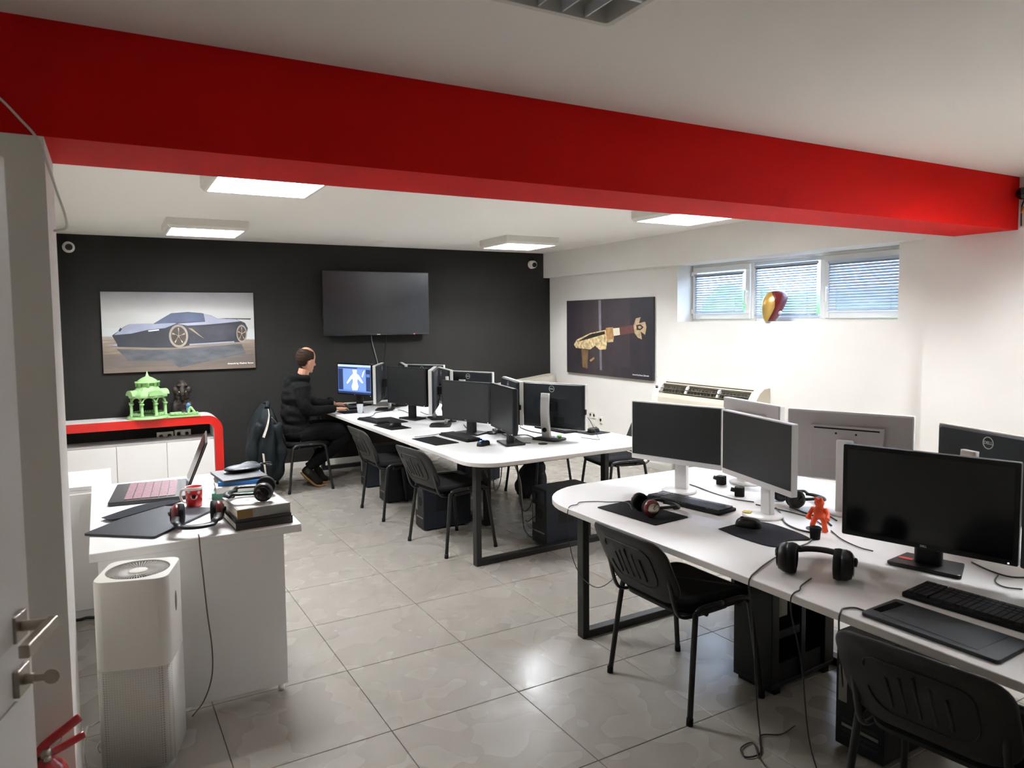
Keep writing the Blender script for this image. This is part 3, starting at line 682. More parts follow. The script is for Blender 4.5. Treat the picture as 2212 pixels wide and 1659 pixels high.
DG = [('plank', 'dg_plank', [(0.49, 0.979), (0.764, 0.983), (0.769, 0.128), (0.501, 0.125)]), ('streak', 'dg_streak', [(0.408, 0.99), (0.438, 0.99), (0.449, 0.071), (0.425, 0.072)]), ('warm_reflection', 'dg_glow', [(0.194, 0.337), (0.281, 0.325), (0.271, 0.076), (0.21, 0.09)]),
 ('chip', 'dg_guard', [(0.3, 0.193), (0.352, 0.24), (0.362, 0.216), (0.312, 0.171)]), ('blade', 'dg_blade', [(0.097, 0.39), (0.133, 0.461), (0.308, 0.556), (0.495, 0.602), (0.512, 0.465), (0.498, 0.348), (0.422, 0.339), (0.366, 0.39), (0.31, 0.337), (0.127, 0.346)]),
 ('fuller', 'dg_dark', [(0.133, 0.428), (0.308, 0.541), (0.485, 0.585), (0.485, 0.546), (0.309, 0.486)]), ('guard', 'dg_guard', [(0.495, 0.626), (0.579, 0.639), (0.591, 0.488), (0.508, 0.465)]), ('tassel', 'dg_blade', [(0.518, 0.47), (0.585, 0.487), (0.582, 0.449), (0.519, 0.441)]),
 ('grip', 'dg_white', [(0.579, 0.622), (0.651, 0.631), (0.658, 0.54), (0.587, 0.525)]), ('grip_wrap', 'dg_wrap', [(0.651, 0.64), (0.808, 0.667), (0.821, 0.57), (0.662, 0.537)]),
 ('pommel', 'dg_pommel', [(0.804, 0.66), (0.829, 0.746), (0.878, 0.762), (0.86, 0.688), (0.923, 0.706), (0.936, 0.64), (0.923, 0.546), (0.879, 0.589), (0.89, 0.491), (0.849, 0.512), (0.815, 0.565)]), ('pommel_hole', 'dg_dark', [(0.832, 0.665), (0.874, 0.674), (0.91, 0.639), (0.875, 0.602), (0.836, 0.605)]), ('pommel_core', 'dg_pommel', [(.853, .65), (.873, .655), (.888, .638), (.873, .62), (.855, .625)])]
for k, (nm, mt, poly) in enumerate(DG): layer(fn, poly, .0003+.0001*k, mt, nm, dp)
for (a, b, c, d_) in ((.50, .74, .51, .77), (.52, .53, .98, .535), (.55, .28, .98, .285)): layer(fn, [(a, b), (c, b), (c, d_), (a, d_)], .0005, 'dg_dark', 'plank_joint', dp)
tx = text_mb('Artwork by Simon Zafirovski', .0245, .0003); xf(tx, Matrix(((0, 0, -1, XR-.0335), (-1, 0, 0, py1+.11*(py0-py1)+.02), (0, 1, 0, pz0+.05), (0, 0, 0, 1)))); tx.build('caption', 'print_white', dp)

# television
tv = thing('television', 'large flat black television on the charcoal wall', 'television', (2.812, YB, 1.512))
mk().box(-.652, .652, -.125, -.085, 0, .752).build('casing', 'black_plastic', tv, bevel=.004)
mk().box(-.644, .644, -.1266, -.1252, .018, .744).build('screen', 'tv_screen', tv)
mk().box(-.42, .42, -.085, -.05, .06, .5).build('rear_cover', 'black_matte', tv, bevel=.01)
mk().box(-.2, .2, -.052, -.001, .18, .5).build('wall_bracket', 'steel_black', tv)
mk().box(-.644, .644, -.1268, -.1252, .003, .016).build('lower_trim', 'tablet_grey', tv)
mk().box(-.02, .02, -.1276, -.1268, .005, .013).build('maker_mark', 'emblem', tv)
mk().ell((.45, -.127, .007), (.008, .003, .005), 10, 6).build('standby_light', 'led_red', tv)
# wall cameras
def dome_cam(x, y, z, label, look):
    t = thing('security_camera', label, 'camera', (x, y, z), 0, 'white ball cameras on the dark wall')
    mk().lathe([(.055, 0), (.055, -.012), (.045, -.02)], 24, (0, 0, 0), ax='Y').build('mount', 'white_plastic', t)
    b = mk().ell((0, -.05, 0), (.052, .052, .052), 24, 14).build('ball', 'white_plastic', t)
    v = Vector(look).normalized(); q = Vector((0, -.05, 0)); 
    mk().tube([q+v*.036, q+v*.050, q+v*.055], [.034, .030, .018], 20).build('lens_ring', 'lens_dark', b)
    mk().tube([q+v*.05, q+v*.058], .012, 14).build('lens', 'black_gloss', b)
dome_cam(-.298, YB, 2.435, 'round white camera at the left top of the charcoal wall', (.15, -1, -.15)); dome_cam(5.0, YB, 2.41, 'round white camera at the right top of the charcoal wall', (-.1, -1, -.2))
t = thing('security_camera', 'dark camera at the right edge where the red beam ends', 'camera', (XS, 2.50, 2.45))
mk().lathe([(.035, 0), (.035, -.02), (.022, -.03)], 20, ax='X').build('mount', 'black_plastic', t); mk().ell((-.055, 0, 0), (.04, .04, .04), 20, 12).build('ball', 'lens_dark', t)
mk().tube(smooth([(-.01, .01, -.03), (-.02, .02, -.07), (-.005, .03, -.10), (-.002, .03, -.2)]), .004, 6).build('cable', 'cable_black', t); mk().cyl((-.012, .015, -.08), (-.012, .015, -.12), .012, n=10).build('connector', 'gold', t)
# sockets
def socket(name, label, loc, rz, n=2):
    t = thing(name, label, 'socket', loc, rz, 'white wall sockets')
    mk().box(-.04*n, .04*n, -.011, 0, -.042, .042).build('plate', 'white_plastic', t, bevel=.003)
    for k in range(n):
        x = -.04*n+.04+.08*k
        r = mk().lathe([(.022, -.0112), (.020, -.0125), (.018, -.0112)], 20, (x, 0, 0), ax='Y').build('socket_ring', 'white_plastic', t)
        for dx in (-.009, .009): mk().cyl((x+dx, -.012, 0), (x+dx, -.0135, 0), .003, n=8).build('pin_hole', 'black_matte', r)
socket('wall_socket', 'white double socket inside the red-edged console, left one', (.49, YB, .495), 0); socket('wall_socket', 'white double socket inside the red-edged console, right one', (.66, YB, .505), 0)
socket('wall_socket', 'white double socket on the window wall beside the middle desk monitor', (XR, 7.42, .475), R(-90)); socket('wall_socket', 'white single socket low on the window wall beside the double one', (XR, 7.24, .43), R(-90), 1)

# fan coil under the window
fc = thing('fan_coil_heater', 'cream fan coil heater standing under the window', 'heater', (XR, 5.25, 0))
prof = [(0, .30), (-.20, .30), (-.21, .32), (-.21, .78), (-.20, .86), (-.175, .93), (-.135, .985), (-.075, 1.025), (0, 1.03)]
fcy0, fcy1 = -.62, .80
m = mk(); grill = [(-.188, .90), (-.14, .98), (-.07, 1.028)]
mk().prism(prof, fcy1-.10, fcy1, lambda u, v, h: (u, h, v)).build('end_cap', 'white_plastic', fc, bevel=.004)
mk().prism(prof, fcy0, fcy0+.10, lambda u, v, h: (u, h, v)).build('end_cap', 'cream_plastic', fc, bevel=.004)
front = [(0, .30), (-.20, .30), (-.21, .32), (-.21, .78), (-.203, .85), (-.19, .89), (-.17, .89), (-.10, .86), (-.10, .985), (-.06, 1.0), (-.05, 1.028), (0, 1.03)]
mk().prism(front, fcy0+.10, fcy1-.10, lambda u, v, h: (u, h, v)).build('front_cover', 'cream_plastic', fc)
gr = mk().box(-.12, -.1005, fcy0+.101, fcy1-.101, .865, .985).build('grille_back', 'grille_dark', fc)
for (x, z) in ((-.186, .905), (-.160, .94), (-.120, .975), (-.085, 1.0)): mk().cyl((x, fcy0+.1, z), (x, fcy1-.1, z), .005, n=8).build('grille_bar', 'grille_dark', gr)
for k in range(26):
    y = fcy0+.13+k*(fcy1-fcy0-.26)/25
    mk().prism([(-.17, .895), (-.105, .88), (-.105, .965), (-.135, .955)], y-.003, y+.003, lambda u, v, h: (u, h, v)).build('grille_vane', 'grille_dark', gr)
for y in (-.12, .32): mk().prism([(-.175, .91), (-.155, .90), (-.105, .97), (-.11, .985), (-.14, .975)], y-.012, y+.012, lambda u, v, h: (u, h, v)).build('grille_clip', 'white_plastic', gr)
m = mk(); m.obox((-.168, fcy1-.05, .945), (.05, .05, .003), 0, R(55), 0); m.build('control_panel', 'white_gloss', fc); mk().obox((-.174, fcy1-.05, .938), (.018, .03, .006), 0, R(55)).build('control_button', 'black_plastic', fc)

# helmet on the sill (plain red and gold)
hm = thing('toy_helmet', 'small red and gold plastic helmet on the window sill', 'helmet', (5.358, 4.655, WZ0+.006), R(-12)); hm.scale = (1.0, 1.25, 1.02)
HP = [(0, .045, -.045), (.03, .062, -.04), (.07, .078, -.03), (.12, .094, -.015), (.17, .105, 0), (.21, .105, .012), (.24, .094, .02), (.262, .072, .024), (.275, .04, .026), (.279, .006, .026)]
def hring(z, r, dx, a0=0, a1=2*pi, n=28, cl=True):
    return [(dx+r*.98*cos(a), r*.82*sin(a), z) for a in [a0+(a1-a0)*j/(n if cl else n-1) for j in range(n)]]
hs = mk().rings([hring(z, r, dx) for z, r, dx in HP]).build('shell', 'red_dark', hm)
mk().rings([hring(z, r+.004, dx-.002, pi-q, pi+q, 15, False) for (z, r, dx), q in zip(HP[:8], (.5, .75, .95, 1.05, .95, .75, .55, .3))], caps=False, closed=False).build('face_plate', 'gold', hs)
mk().ell((.0, -.062, .075), (.022, .012, .018), 14, 8).build('ear_disc', 'silver', hs); mk().ell((.0, .062, .075), (.022, .012, .018), 14, 8).build('ear_disc', 'silver', hs)

# ================================================================ console with the red edge
cb = thing('console_cabinet', 'white console with a thick rounded red front edge against the dark wall', 'cabinet', (0, 0, 0))
CX0, CX1, CY0, CY1, CZ = -.416, 1.015, 8.035, 8.40, .722
def uband(w_in):
    r = .15; r_ = r-w_in; out = [(CX0, CZ-w_in)]
    for k in range(9):
        a = pi/2 - k/8*pi/2; out.append((CX1-r+r_*cos(a), CZ-r+r_*sin(a)))
    out.append((CX1-w_in, 0)); return out
o_, i_ = uband(0), uband(.085)
poly = o_ + i_[::-1]
def band(y0, y1, nm, mt):
    m = mk(); n = len(o_); A = [(u, y0, v) for u, v in o_]; B = [(u, y1, v) for u, v in o_]; C_ = [(u, y1, v) for u, v in i_]; D_ = [(u, y0, v) for u, v in i_]
    vs = A+B+C_+D_; fs = []
    for k in range(n-1):
        for a, b in ((0, 1), (1, 2), (2, 3), (3, 0)): fs.append((a*n+k, a*n+k+1, b*n+k+1, b*n+k))
    for k in (0, n-1): fs.append((k, n+k, 2*n+k, 3*n+k))
    return m.add(vs, fs).build(nm, mt, cb)
band(CY0+.003, CY1, 'shell', 'white_gloss'); band(CY0, CY0+.003, 'red_edge', 'red_gloss')
mk().box(CX0, CX1-.088, CY0+.04, CY1-.02, .06, .475).build('body', 'white_gloss', cb)
mk().box(CX0, CX1-.088, CY0+.02, CY1-.02, .475, .49).build('shelf', 'monitor_grey', cb)
for k in range(3):
    a = CX0+k*.448; mk().box(a+.002, a+.446, CY0+.02, CY0+.039, .065, .472).build('door', 'white_gloss', cb, bevel=.001, seg=1)

# green pavilion model
pv = thing('pavilion_model', 'pale green printed model of a domed pavilion with columns on the console', 'model', (.335, 8.185, CZ+.001))
def ngon(r, n=8, a0=pi/8): return [(r*cos(a0+2*pi*k/n), r*sin(a0+2*pi*k/n)) for k in range(n)]
m = mk(); m.lathe([(.205, 0), (.205, .012), (.195, .014), (.195, .024), (.185, .026)], 32); m.build('plinth', 'green_print', pv)
RC = .165; NC = 8
for k in range(NC):
    a = pi/8+2*pi*k/NC; x, y = RC*cos(a), RC*sin(a)
    mk().lathe([(.020, .026), (.020, .036), (.0135, .042), (.013, .12), (.0115, .135), (.018, .142), (.022, .150), (.022, .158)], 10, (x, y, 0)).build('column', 'green_print', pv)
for k in range(NC):
    a0, a1 = pi/8+2*pi*k/NC, pi/8+2*pi*(k+1)/NC
    p0, p1 = Vector((RC*cos(a0), RC*sin(a0), .158)), Vector((RC*cos(a1), RC*sin(a1), .158)); mid = (p0+p1)/2; hw = (p1-p0)/2
    arch = [mid - hw*.92*cos(pi*j/10) + Vector((0, 0, .062*sin(pi*j/10))) for j in range(11)]
    mk().tube(arch, .008, 6).build('arch', 'green_print', pv)
    lo = [Vector((p0.x, p0.y, .04)), Vector((p1.x, p1.y, .04))]
    if k not in (5,):
        rail = mk(); rail.tube(lo, .008, 6)
        for j in range(1, 6): q = lo[0].lerp(lo[1], j/6); rail.ell((q.x, q.y, .052), (.009, .009, .012), 8, 5)
        rail.build('parapet', 'green_print', pv)
m = mk(); n8 = ngon(.188); n7 = ngon(.150)
m.rings([[(a, b, .232) for a, b in ngon(.178)], [(a, b, .222) for a, b in n8], [(a, b, .235) for a, b in n8], [(a*.98, b*.98, .25) for a, b in n8], [(a, b, .29) for a, b in ngon(.125)], [(a, b, .31) for a, b in ngon(.11)]], sm=False); m.build('lower_roof', 'green_print', pv)
mk().tube([Vector((.178*cos(a), .178*sin(a), .222)) for a in [pi/8+2*pi*k/8 for k in range(9)]], .011, 6).build('cornice', 'green_print', pv)
for k in range(4):
    a = pi/4*2*k+pi/8+.0; c_, s_ = cos(a), sin(a); v = mk(); rs = []
    for q in (.11, .185): rs.append([(q*c_ - (.075*cos(pi*j/8))*s_, q*s_ + (.075*cos(pi*j/8))*c_, .235+.055*sin(pi*j/8)) for j in range(9)])
    v.rings(rs, sm=False).build('vault', 'green_print', pv)
mk().lathe([(.10, .305), (.10, .318), (.088, .32), (.088, .352), (.115, .358), (.115, .366), (.10, .372)], 16).build('drum', 'green_print', pv)
for k in range(8):
    a = 2*pi*k/8; mk().lathe([(.014, .32), (.012, .35), (.019, .358), (.016, .374)], 8, (.098*cos(a), .098*sin(a), 0)).build('bracket', 'green_print', pv)
mk().lathe([(.105, .368), (.085, .385), (.05, .408), (.018, .422), (.014, .43), (.012, .437), (.001, .478)], 16).build('spire_roof', 'green_print', pv)
st = mk(); st.box(.16, .47, -.16, -.03, 0, .018); st.box(.18, .40, -.13, -.03, .018, .034); st.box(.19, .30, -.11, -.03, .034, .045); st.build('terrace', 'green_print', pv, bevel=.003)
rl = mk()
for k in range(7): rl.ell((.20+.04*k, -.14, .04), (.012, .01, .010), 8, 5)
rl.tube([(.19, -.14, .032), (.45, -.14, .026)], .008, 6); rl.tube(smooth([(.36, -.10, .03), (.38, -.10, .09), (.40, -.11, .07), (.43, -.12, .025)]), .012, 8); rl.build('stair_rail', 'green_print', pv)
# dark creature figurine and small blue one
cr = thing('creature_figurine', 'dark brown tusked creature figurine beside the green pavilion', 'figurine', (.655, 8.28, CZ+.012))
m = mk(); m.ell((0, 0, .10), (.085, .08, .12)); m.ell((0, -.02, .20), (.075, .07, .09)); m.ell((0, -.03, .285), (.058, .06, .055)); m.ell((0, -.03, .33), (.04, .045, .03)); m.ell((-.06, -.05, .25), (.035, .03, .04)); m.ell((.06, -.05, .25), (.035, .03, .04))
m.ell((-.075, -.03, .06), (.03, .05, .07)); m.ell((.075, -.03, .06), (.03, .05, .07)); m.tube([(0, -.07, .27), (0, -.10, .22), (0, -.105, .15)], [.03, .028, .012], 10); m.ell((-.035, -.075, .30), (.022, .02, .014)); m.ell((.035, -.075, .30), (.022, .02, .014)); m.ell((0, 0, .015), (.09, .09, .02))
remesh(m, 'creature_body', 'statue_dark', .006, cr, 2, lambda c: c+Vector((c.x, c.y, 0)).normalized()*.006*noise.noise(c*45))
for s_ in (-1, 1): mk().tube(smooth([(s_*.02, -.085, .235), (s_*.03, -.105, .232), (s_*.033, -.112, .245)]), [.004]*12+[.0015], 6).build('tusk', 'ivory', cr)
bl = thing('blue_figurine', 'tiny blue figurine in front of the dark creature', 'figurine', (.70, 8.12, CZ+.037))
m = mk(); m.ell((0, 0, .03), (.022, .02, .032)); m.ell((0, -.004, .075), (.024, .022, .026)); remesh(m, 'blue_body', 'statue_blue', .004, bl, 2)

# something draped in the dark corner
cv = thing('draped_bundle', 'pale cloth bundle with a tan striped edge in the corner behind the monitors', 'cloth', (4.62, 8.08, 0))
m = mk(); rs = []
for k in range(10):
    q = k/9; hw = .62-.10*q*q; z = .84*q
    rs.append([(a*(1-.10*q) + .05*q, b*(1-.25*q)+.1*q, z + (.12*max(0, a/.6) if q > .8 else 0) - (.06 if q > .95 else 0)*0) for a, b in rrect(1.14, .42, .16, 6)])
m.rings(rs); m.build('cloth', 'white_cloth', cv)
m = mk()
for k in range(8):
    x = -.56+k*.045; tag_z = .84 + .12*max(0, x/.6); m.tube(smooth([(x, -.20, .60), (x+.02, -.17, .80), (x+.05, -.12, tag_z*.985), (x+.07, 0, tag_z+.012)]), .012, 6, mi=k % 2)
m.build('striped_edge', ['tan_cloth', 'white_cloth'], cv)

# ================================================================ things on and under the desks
T = TZ+.0012
def keyboard(label, x, y, rz, L_=.44, W_=.145, z=T, mt='black_matte', rows=6, tilt=.0, keys='key_cap'):
    t = thing('keyboard', label, 'keyboard', (x, y, z), R(rz), 'computer keyboards')   # local x along the length
    m = mk(); m.prism(rrect(L_, W_, .012, 4), 0, .014, XY); m.build('case', mt, t, bevel=.003)
    k = mk(); xs = [(-L_/2+.014, L_*.655), (L_*.175, L_*.14), (L_*.325, L_*.15)]; ph = (W_-.024)/rows
    for r_ in range(rows):
        yy = -W_/2+.012+r_*ph
        for x0, ln in xs:
            n = max(3, round(ln/.019)); pw = ln/n; j = 0
            while j < n:
                span = 1
                if r_ == 0 and x0 < -.1 and j == 4: span = min(6, n-j)
                k.box(x0+j*pw+.001, x0+(j+span)*pw-.0015, yy+.001, yy+ph-.0015, .014, .021+.002*abs(r_-2.5)/2.5); j += span
    k.build('keycaps', keys, t)['kind'] = 'stuff'
    return t
def mouse(label, x, y, rz, z=T, glow=False, sc=1.0):
    t = thing('computer_mouse', label, 'mouse', (x, y, z), R(rz), 'computer mice'); m = mk(); rs = []
    for k in range(9):
        q = k/8; zz = .038*sc*sin(q*pi/2); f_ = math.sqrt(max(.0, 1-q**2.4))*.98+.02
        rs.append([((a-.008*q)*f_*sc, b*f_*sc, zz) for a, b in rrect(.115, .064, .028, 6)])
    m.rings(rs); b = m.build('shell', 'black_plastic', t)
    mk().cyl((.028*sc, -.004, .030*sc), (.028*sc, .004, .030*sc), .011*sc, n=14).build('wheel', 'led_blue' if glow else 'black_matte', b)
    if glow: mk().ell((-.02*sc, 0, .033*sc), (.012, .010, .006), 10, 6).build('logo_light', 'led_blue', b)
    return t
def pad(name, label, cat, pts, z=T, h=.003, mt='pad_black', group='mouse mats', rnd=None):
    cx = sum(p[0] for p in pts)/len(pts); cy = sum(p[1] for p in pts)/len(pts); t = thing(name, label, cat, (cx, cy, z), 0, group)
    pl = [(a-cx, b-cy) for a, b in pts]
    if rnd:
        sp = smooth([(*p, 0) for p in pl+pl[:1]], 6); pl = [(p.x, p.y) for p in sp[:-1]]
    mk().prism(pl, 0, h, XY).build('mat', mt, t, bevel=.0012, seg=1); return t
def quad(cx, cy, a, b, rz):
    c, s = cos(R(rz)), sin(R(rz)); return [(cx+u*c-v*s, cy+u*s+v*c) for u, v in rrect(a, b, .012, 4)]
def headphones(label, x, y, z, rz, lay='flat', cup='black_plastic', cush='black_matte', band='black_plastic', ring='black_gloss', sc=1.0):
    t = thing('headphones', label, 'headphones', (x, y, z), R(rz), 'headphones lying around')
    # canonical pose: band arc in the local x-y plane lying flat, cups standing on edge at the open end
    Rb = .078*sc; hw = .016*sc
    m = mk(); arc = [Vector((-.055*sc-Rb*.9*cos(a), Rb*sin(a), .040*sc-.022*sc*cos(a)*0)) for a in [-pi/2+pi*k/14 for k in range(15)]]
    arc = [Vector((.02*sc, -Rb, .045*sc))]+arc+[Vector((.02*sc, Rb, .045*sc))]
    zf = .030*sc
    pts = [Vector((p.x, p.y, zf if p.x < -.09*sc else .042*sc)) for p in arc]
    m.tube(smooth(pts, 3), hw, 8, flat=.45); hb = m.build('headband', band, t)
    mk().tube(smooth([p+Vector((.010*sc, 0, 0)) if abs(p.y) < Rb*.8 else p for p in pts[4:-4]], 3), hw*.8, 8, flat=.6).build('headband_pad', cush, hb)
    for s in (-1, 1):
        yy = s*Rb*.9; cx = .045*sc
        e = mk().lathe([(.020*sc, yy+s*.030*sc), (.036*sc, yy+s*.026*sc), (.043*sc, yy+s*.012*sc), (.043*sc, yy)], 22, (cx, 0, .0445*sc), ax='Y').build('ear_cup', cup, t)
        mk().lathe([(.043*sc, yy+s*.0005), (.0445*sc, yy-s*.008*sc), (.042*sc, yy-s*.020*sc), (.030*sc, yy-s*.022*sc), (.024*sc, yy-s*.010*sc), (.005*sc, yy-s*.008*sc)], 22, (cx, 0, .0445*sc), ax='Y').build('ear_cushion', cush, e)
        mk().lathe([(.030*sc, yy+s*.0305*sc), (.026*sc, yy+s*.032*sc), (.004*sc, yy+s*.032*sc)], 20, (cx, 0, .0445*sc), ax='Y').build('cup_disc', ring, e)
        mk().tube(smooth([(.02*sc, s*Rb, .045*sc), (.03*sc, yy+s*.034*sc, .06*sc), (cx, yy+s*.034*sc, .045*sc)]), .005*sc, 6).build('yoke', ring, t)
    return t
def tilt(o, rx=0, ry=0): o.rotation_euler[0] = R(rx); o.rotation_euler[1] = R(ry); return o

# ---- middle desk, near side
keyboard('dark slim keyboard in front of the second chair of the middle desk', 2.165, 6.60, 98, .43, .13)
pad('drawing_tablet', 'black drawing tablet under the second dark monitor', 'tablet', quad(2.33, 6.56, .17, .40, 4), h=.008, mt='black_plastic', group='drawing tablets')
pad('mouse_mat', 'black mouse mat with a mouse in front of the second chair', 'mat', quad(2.20, 6.17, .20, .38, 6))
mouse('black mouse on the mat by the second chair of the middle desk', 2.22, 6.15, 188, T+.0035)
keyboard('black keyboard under the nearest pair of screens on the middle desk', 2.455, 5.28, 95, .46, .145)
pad('mouse_mat', 'square black mouse mat at the near left of the middle desk', 'mat', quad(2.225, 5.255, .21, .40, 6))
mouse('black mouse with a glowing blue light near the table corner', 2.452, 4.86, 200, glow=True)
t = thing('phone', 'black smartphone lying beside the nearest keyboard of the middle desk', 'phone', (2.775, 5.36, T), R(80)); mk().prism(rrect(.14, .07, .01, 4), 0, .008, XY).build('case', 'black_plastic', t, bevel=.002); mk().prism(rrect(.13, .062, .006, 3), .008, .0086, XY).build('glass', 'black_gloss', t)
# far side
keyboard('black keyboard behind the silver-stand monitor', 3.33, 5.22, 95, .44, .14); pad('mouse_mat', 'black mat sticking out right of the silver-stand monitor', 'mat', quad(3.50, 5.0, .22, .36, 8))
mouse('black mouse on the mat right of the silver-stand monitor', 3.52, 4.93, 0, T+.0035)
keyboard('keyboard on the far side of the middle desk behind the emblem monitor', 3.40, 6.45, 92, .44, .14)
# plastic cup
cu = thing('plastic_cup', 'clear plastic cup beside the man\'s hand', 'cup', (2.245, 7.26, T)); mk().lathe([(.024, .001), (.024, .002), (.034, .092), (.036, .094), (.034, .0925), (.0335, .092), (.0235, .004), (.004, .004)], 24, caps=True).build('cup_wall', 'plastic_clear', cu)
pad('mouse_mat', 'black mouse mat under the man\'s right hand', 'mat', quad(2.19, 7.42, .22, .24, 3))
keyboard('dark keyboard under the man\'s left hand', 2.27, 7.80, 96, .40, .13)
# green clip thing
gr_ = thing('green_clip', 'bright green printed clip on the base of the silver-stand monitor', 'clip', (3.10, 4.80, TZ+.0155), R(30)); m = mk(); m.ell((0, 0, .008), (.03, .014, .010), 12, 8); m.tube(smooth([(-.02, 0, .008), (0, .018, .012), (.02, 0, .008)]), .005, 6); m.build('clip_body', 'green_bright', gr_)
# dark headset on its stand between the edge-on monitor and the next screen
hs_ = thing('headset_stand', 'black headset hanging on a small stand between the middle screens', 'headset', (2.78, 6.17, T), R(20))
mk().lathe([(.05, 0), (.05, .008), (.012, .014), (.009, .2), (.012, .26)], 18).build('stand_post', 'black_plastic', hs_); mk().tube(smooth([(0, -.075, .14), (0, -.072, .22), (0, 0, .275), (0, .072, .22), (0, .075, .14)]), .010, 8).build('headband', 'black_plastic', hs_)
for s in (-1, 1): mk().lathe([(.015, s*.098), (.036, s*.092), (.040, s*.075), (.034, s*.055)], 18, (0, 0, .12), ax='Y').build('ear_cup', 'black_gloss', hs_)
headphones('black headphones on the desk behind the man\'s arm', 2.13, 8.15, T, 100)

# ---- right foreground desk
pad('mouse_mat', 'black glossy mat under the dark red headphones', 'mat', quad(2.25, 2.75, .23, .40, 6))
headphones('dark red headphones with silver rings on the black mat', 2.29, 2.71, T+.004, 165, cup='red_dark', cush='black_matte', ring='chrome', sc=.95)
keyboard('black keyboard in front of the far white-framed monitor', 2.555, 2.745, 100, .46, .15)
pad('mouse_mat', 'charcoal wavy-edged mouse mat near the orange figure', 'mat', [(2.36, 2.35), (2.50, 2.36), (2.61, 2.33), (2.625, 2.2), (2.585, 2.04), (2.48, 2.07), (2.37, 2.04), (2.345, 2.2)], mt='pad_cloth', rnd=True)
mouse('dark mouse on the charcoal wavy mat', 2.50, 2.305, 110, T+.0035)
hp = headphones('big black headphones standing near the front edge of the right desk', 2.275, 1.765, T, 212, ring='black_gloss', sc=1.28)
headphones('black headset lying among cables between the white monitors', 3.02, 2.47, T, 160, sc=1.05)
# orange figure: small jointed toy
og = thing('toy_figure', 'small bright orange toy figure leaning on the desk cables', 'toy', (2.72, 2.10, T), R(200))
m = mk(); m.ell((0, 0, .085), (.022, .026, .034)); m.ell((.004, 0, .128), (.022, .022, .020)); m.tube([(0, .016, .06), (.006, .024, .03), (0, .026, .0)], [.013, .012, .014], 8); m.tube([(0, -.016, .06), (.02, -.022, .032), (.012, -.026, .0)], [.013, .012, .014], 8)
m.tube([(0, .026, .10), (.03, .045, .085), (.06, .05, .07)], [.011, .010, .012], 8); m.tube([(0, -.026, .10), (-.01, -.042, .075), (.01, -.048, .05)], [.011, .010, .012], 8); m.ell((.016, .012, .148), (.008, .008, .008)); m.ell((.016, -.012, .148), (.008, .008, .008)); remesh(m, 'toy_body', 'orange_print', .0035, og, 2)
bc = thing('pen_pot', 'small ribbed black pot in front of the orange toy', 'pot', (2.61, 2.035, T)); mk().lathe([(.020, 0), (.024, .05), (.022, .052), (.018, .02), (.002, .018)], 18).build('pot_wall', 'black_matte', bc)
for k, (x, y, lb) in enumerate(((3.02, 2.985, 'small black webcam box behind the far white-framed screens'), (2.90, 2.735, 'small black cable clamp pair between the white monitors'))):
    t = thing('cable_box', lb, 'box', (x, y, T), R(20+20*k)); mk().prism(rrect(.045, .05, .012, 4), 0, .05, XY).build('case', 'black_matte', t, bevel=.003); mk().cyl((0, .02, .03), (0, .045, .035), .012, n=12).build('plug', 'black_plastic', t)
nt_ = thing('sticky_note', 'yellow sticky note on the base of the angled white monitor', 'note', (2.655, 2.455, TZ+.0155), R(25)); mk().prism([(-.02, -.02), (.022, -.018), (.02, .02), (-.018, .02)], 0, .0012, XY).build('paper', 'yellow_note', nt_)
g2 = thing('plastic_bottle', 'small bright green bottle by the pale grey monitor\'s stand', 'bottle', (3.04, 2.02, T)); mk().lathe([(.02, 0), (.022, .02), (.018, .04), (.006, .05)], 16).build('bottle_body', 'green_bright', g2); mk().cyl((0, 0, .05), (0, 0, .062), .008, n=10).build('bottle_tip', 'black_matte', g2)
keyboard('black keyboard under the big right foreground monitor', 2.42, 1.24, 96, .46, .17)
tbl = pad('drawing_tablet', 'black drawing tablet at the front edge of the right desk', 'tablet', quad(2.165, 1.235, .20, .40, 3), h=.011, mt='tablet_grey', group='drawing tablets')
mk().box(-.07, .085, -.14, .15, .011, .0118).build('active_area', 'black_plastic', tbl); mk().box(-.06, .06, .157, .185, .011, .0125).build('button_strip', 'black_gloss', tbl)
t = thing('red_sticker', 'red sticker on the base of the big black monitor', 'sticker', (2.655, 1.66, TZ+.0162), R(105)); mk().box(-.025, .025, -.012, .012, 0, .001).build('sticker', 'red_gloss', t)

# ---- left white desk
ZD = DZ+.0012
lp = thing('laptop', 'open laptop with pinkish keys seen from the side on the white desk', 'laptop', (.17, 4.34, ZD), R(-6))
# deck: hinge at local +x side
mk().prism(rrect(.36, .46, .012, 4, 0, 0), 0, .02, XY).build('deck', 'laptop_dark', lp, bevel=.003)
k_ = mk()
for r_ in range(6):
    for c_ in range(15): k_.box(-.11+r_*.0405, -.11+r_*.0405+.036, -.20+c_*.0268, -.20+c_*.0268+.023, .02, .0235)
k_.build('keycaps', 'laptop_pink', lp)['kind'] = 'stuff'
m = mk(); m.obox((.18+.055, 0, .02+.135), (.29, .46, .010), 0, R(-68), 0); ld = m.build('lid', 'laptop_lid', lp, bevel=.003)
mk().obox((.18+.0465, 0, .02+.137), (.26, .43, .002), 0, R(-68), 0).build('screen', 'screen_black', ld)
mg = thing('mug', 'red mug with white rings and dots on the white desk', 'mug', (.347, 3.915, ZD), R(150))
mk().lathe([(.034, 0), (.037, .004), (.0405, .10), (.0385, .10), (.036, .012), (.004, .010)], 28).build('mug_wall', ['mug_red'], mg); mk().lathe([(.0409, .086), (.0412, .101), (.0385, .1015), (.0383, .088)], 28, caps=False).build('rim', 'mug_white', mg)
mk().tube(smooth([(.036, 0, .085), (.062, 0, .08), (.068, 0, .05), (.055, 0, .022), (.035, 0, .02)]), .006, 8).build('handle', 'mug_white', mg)
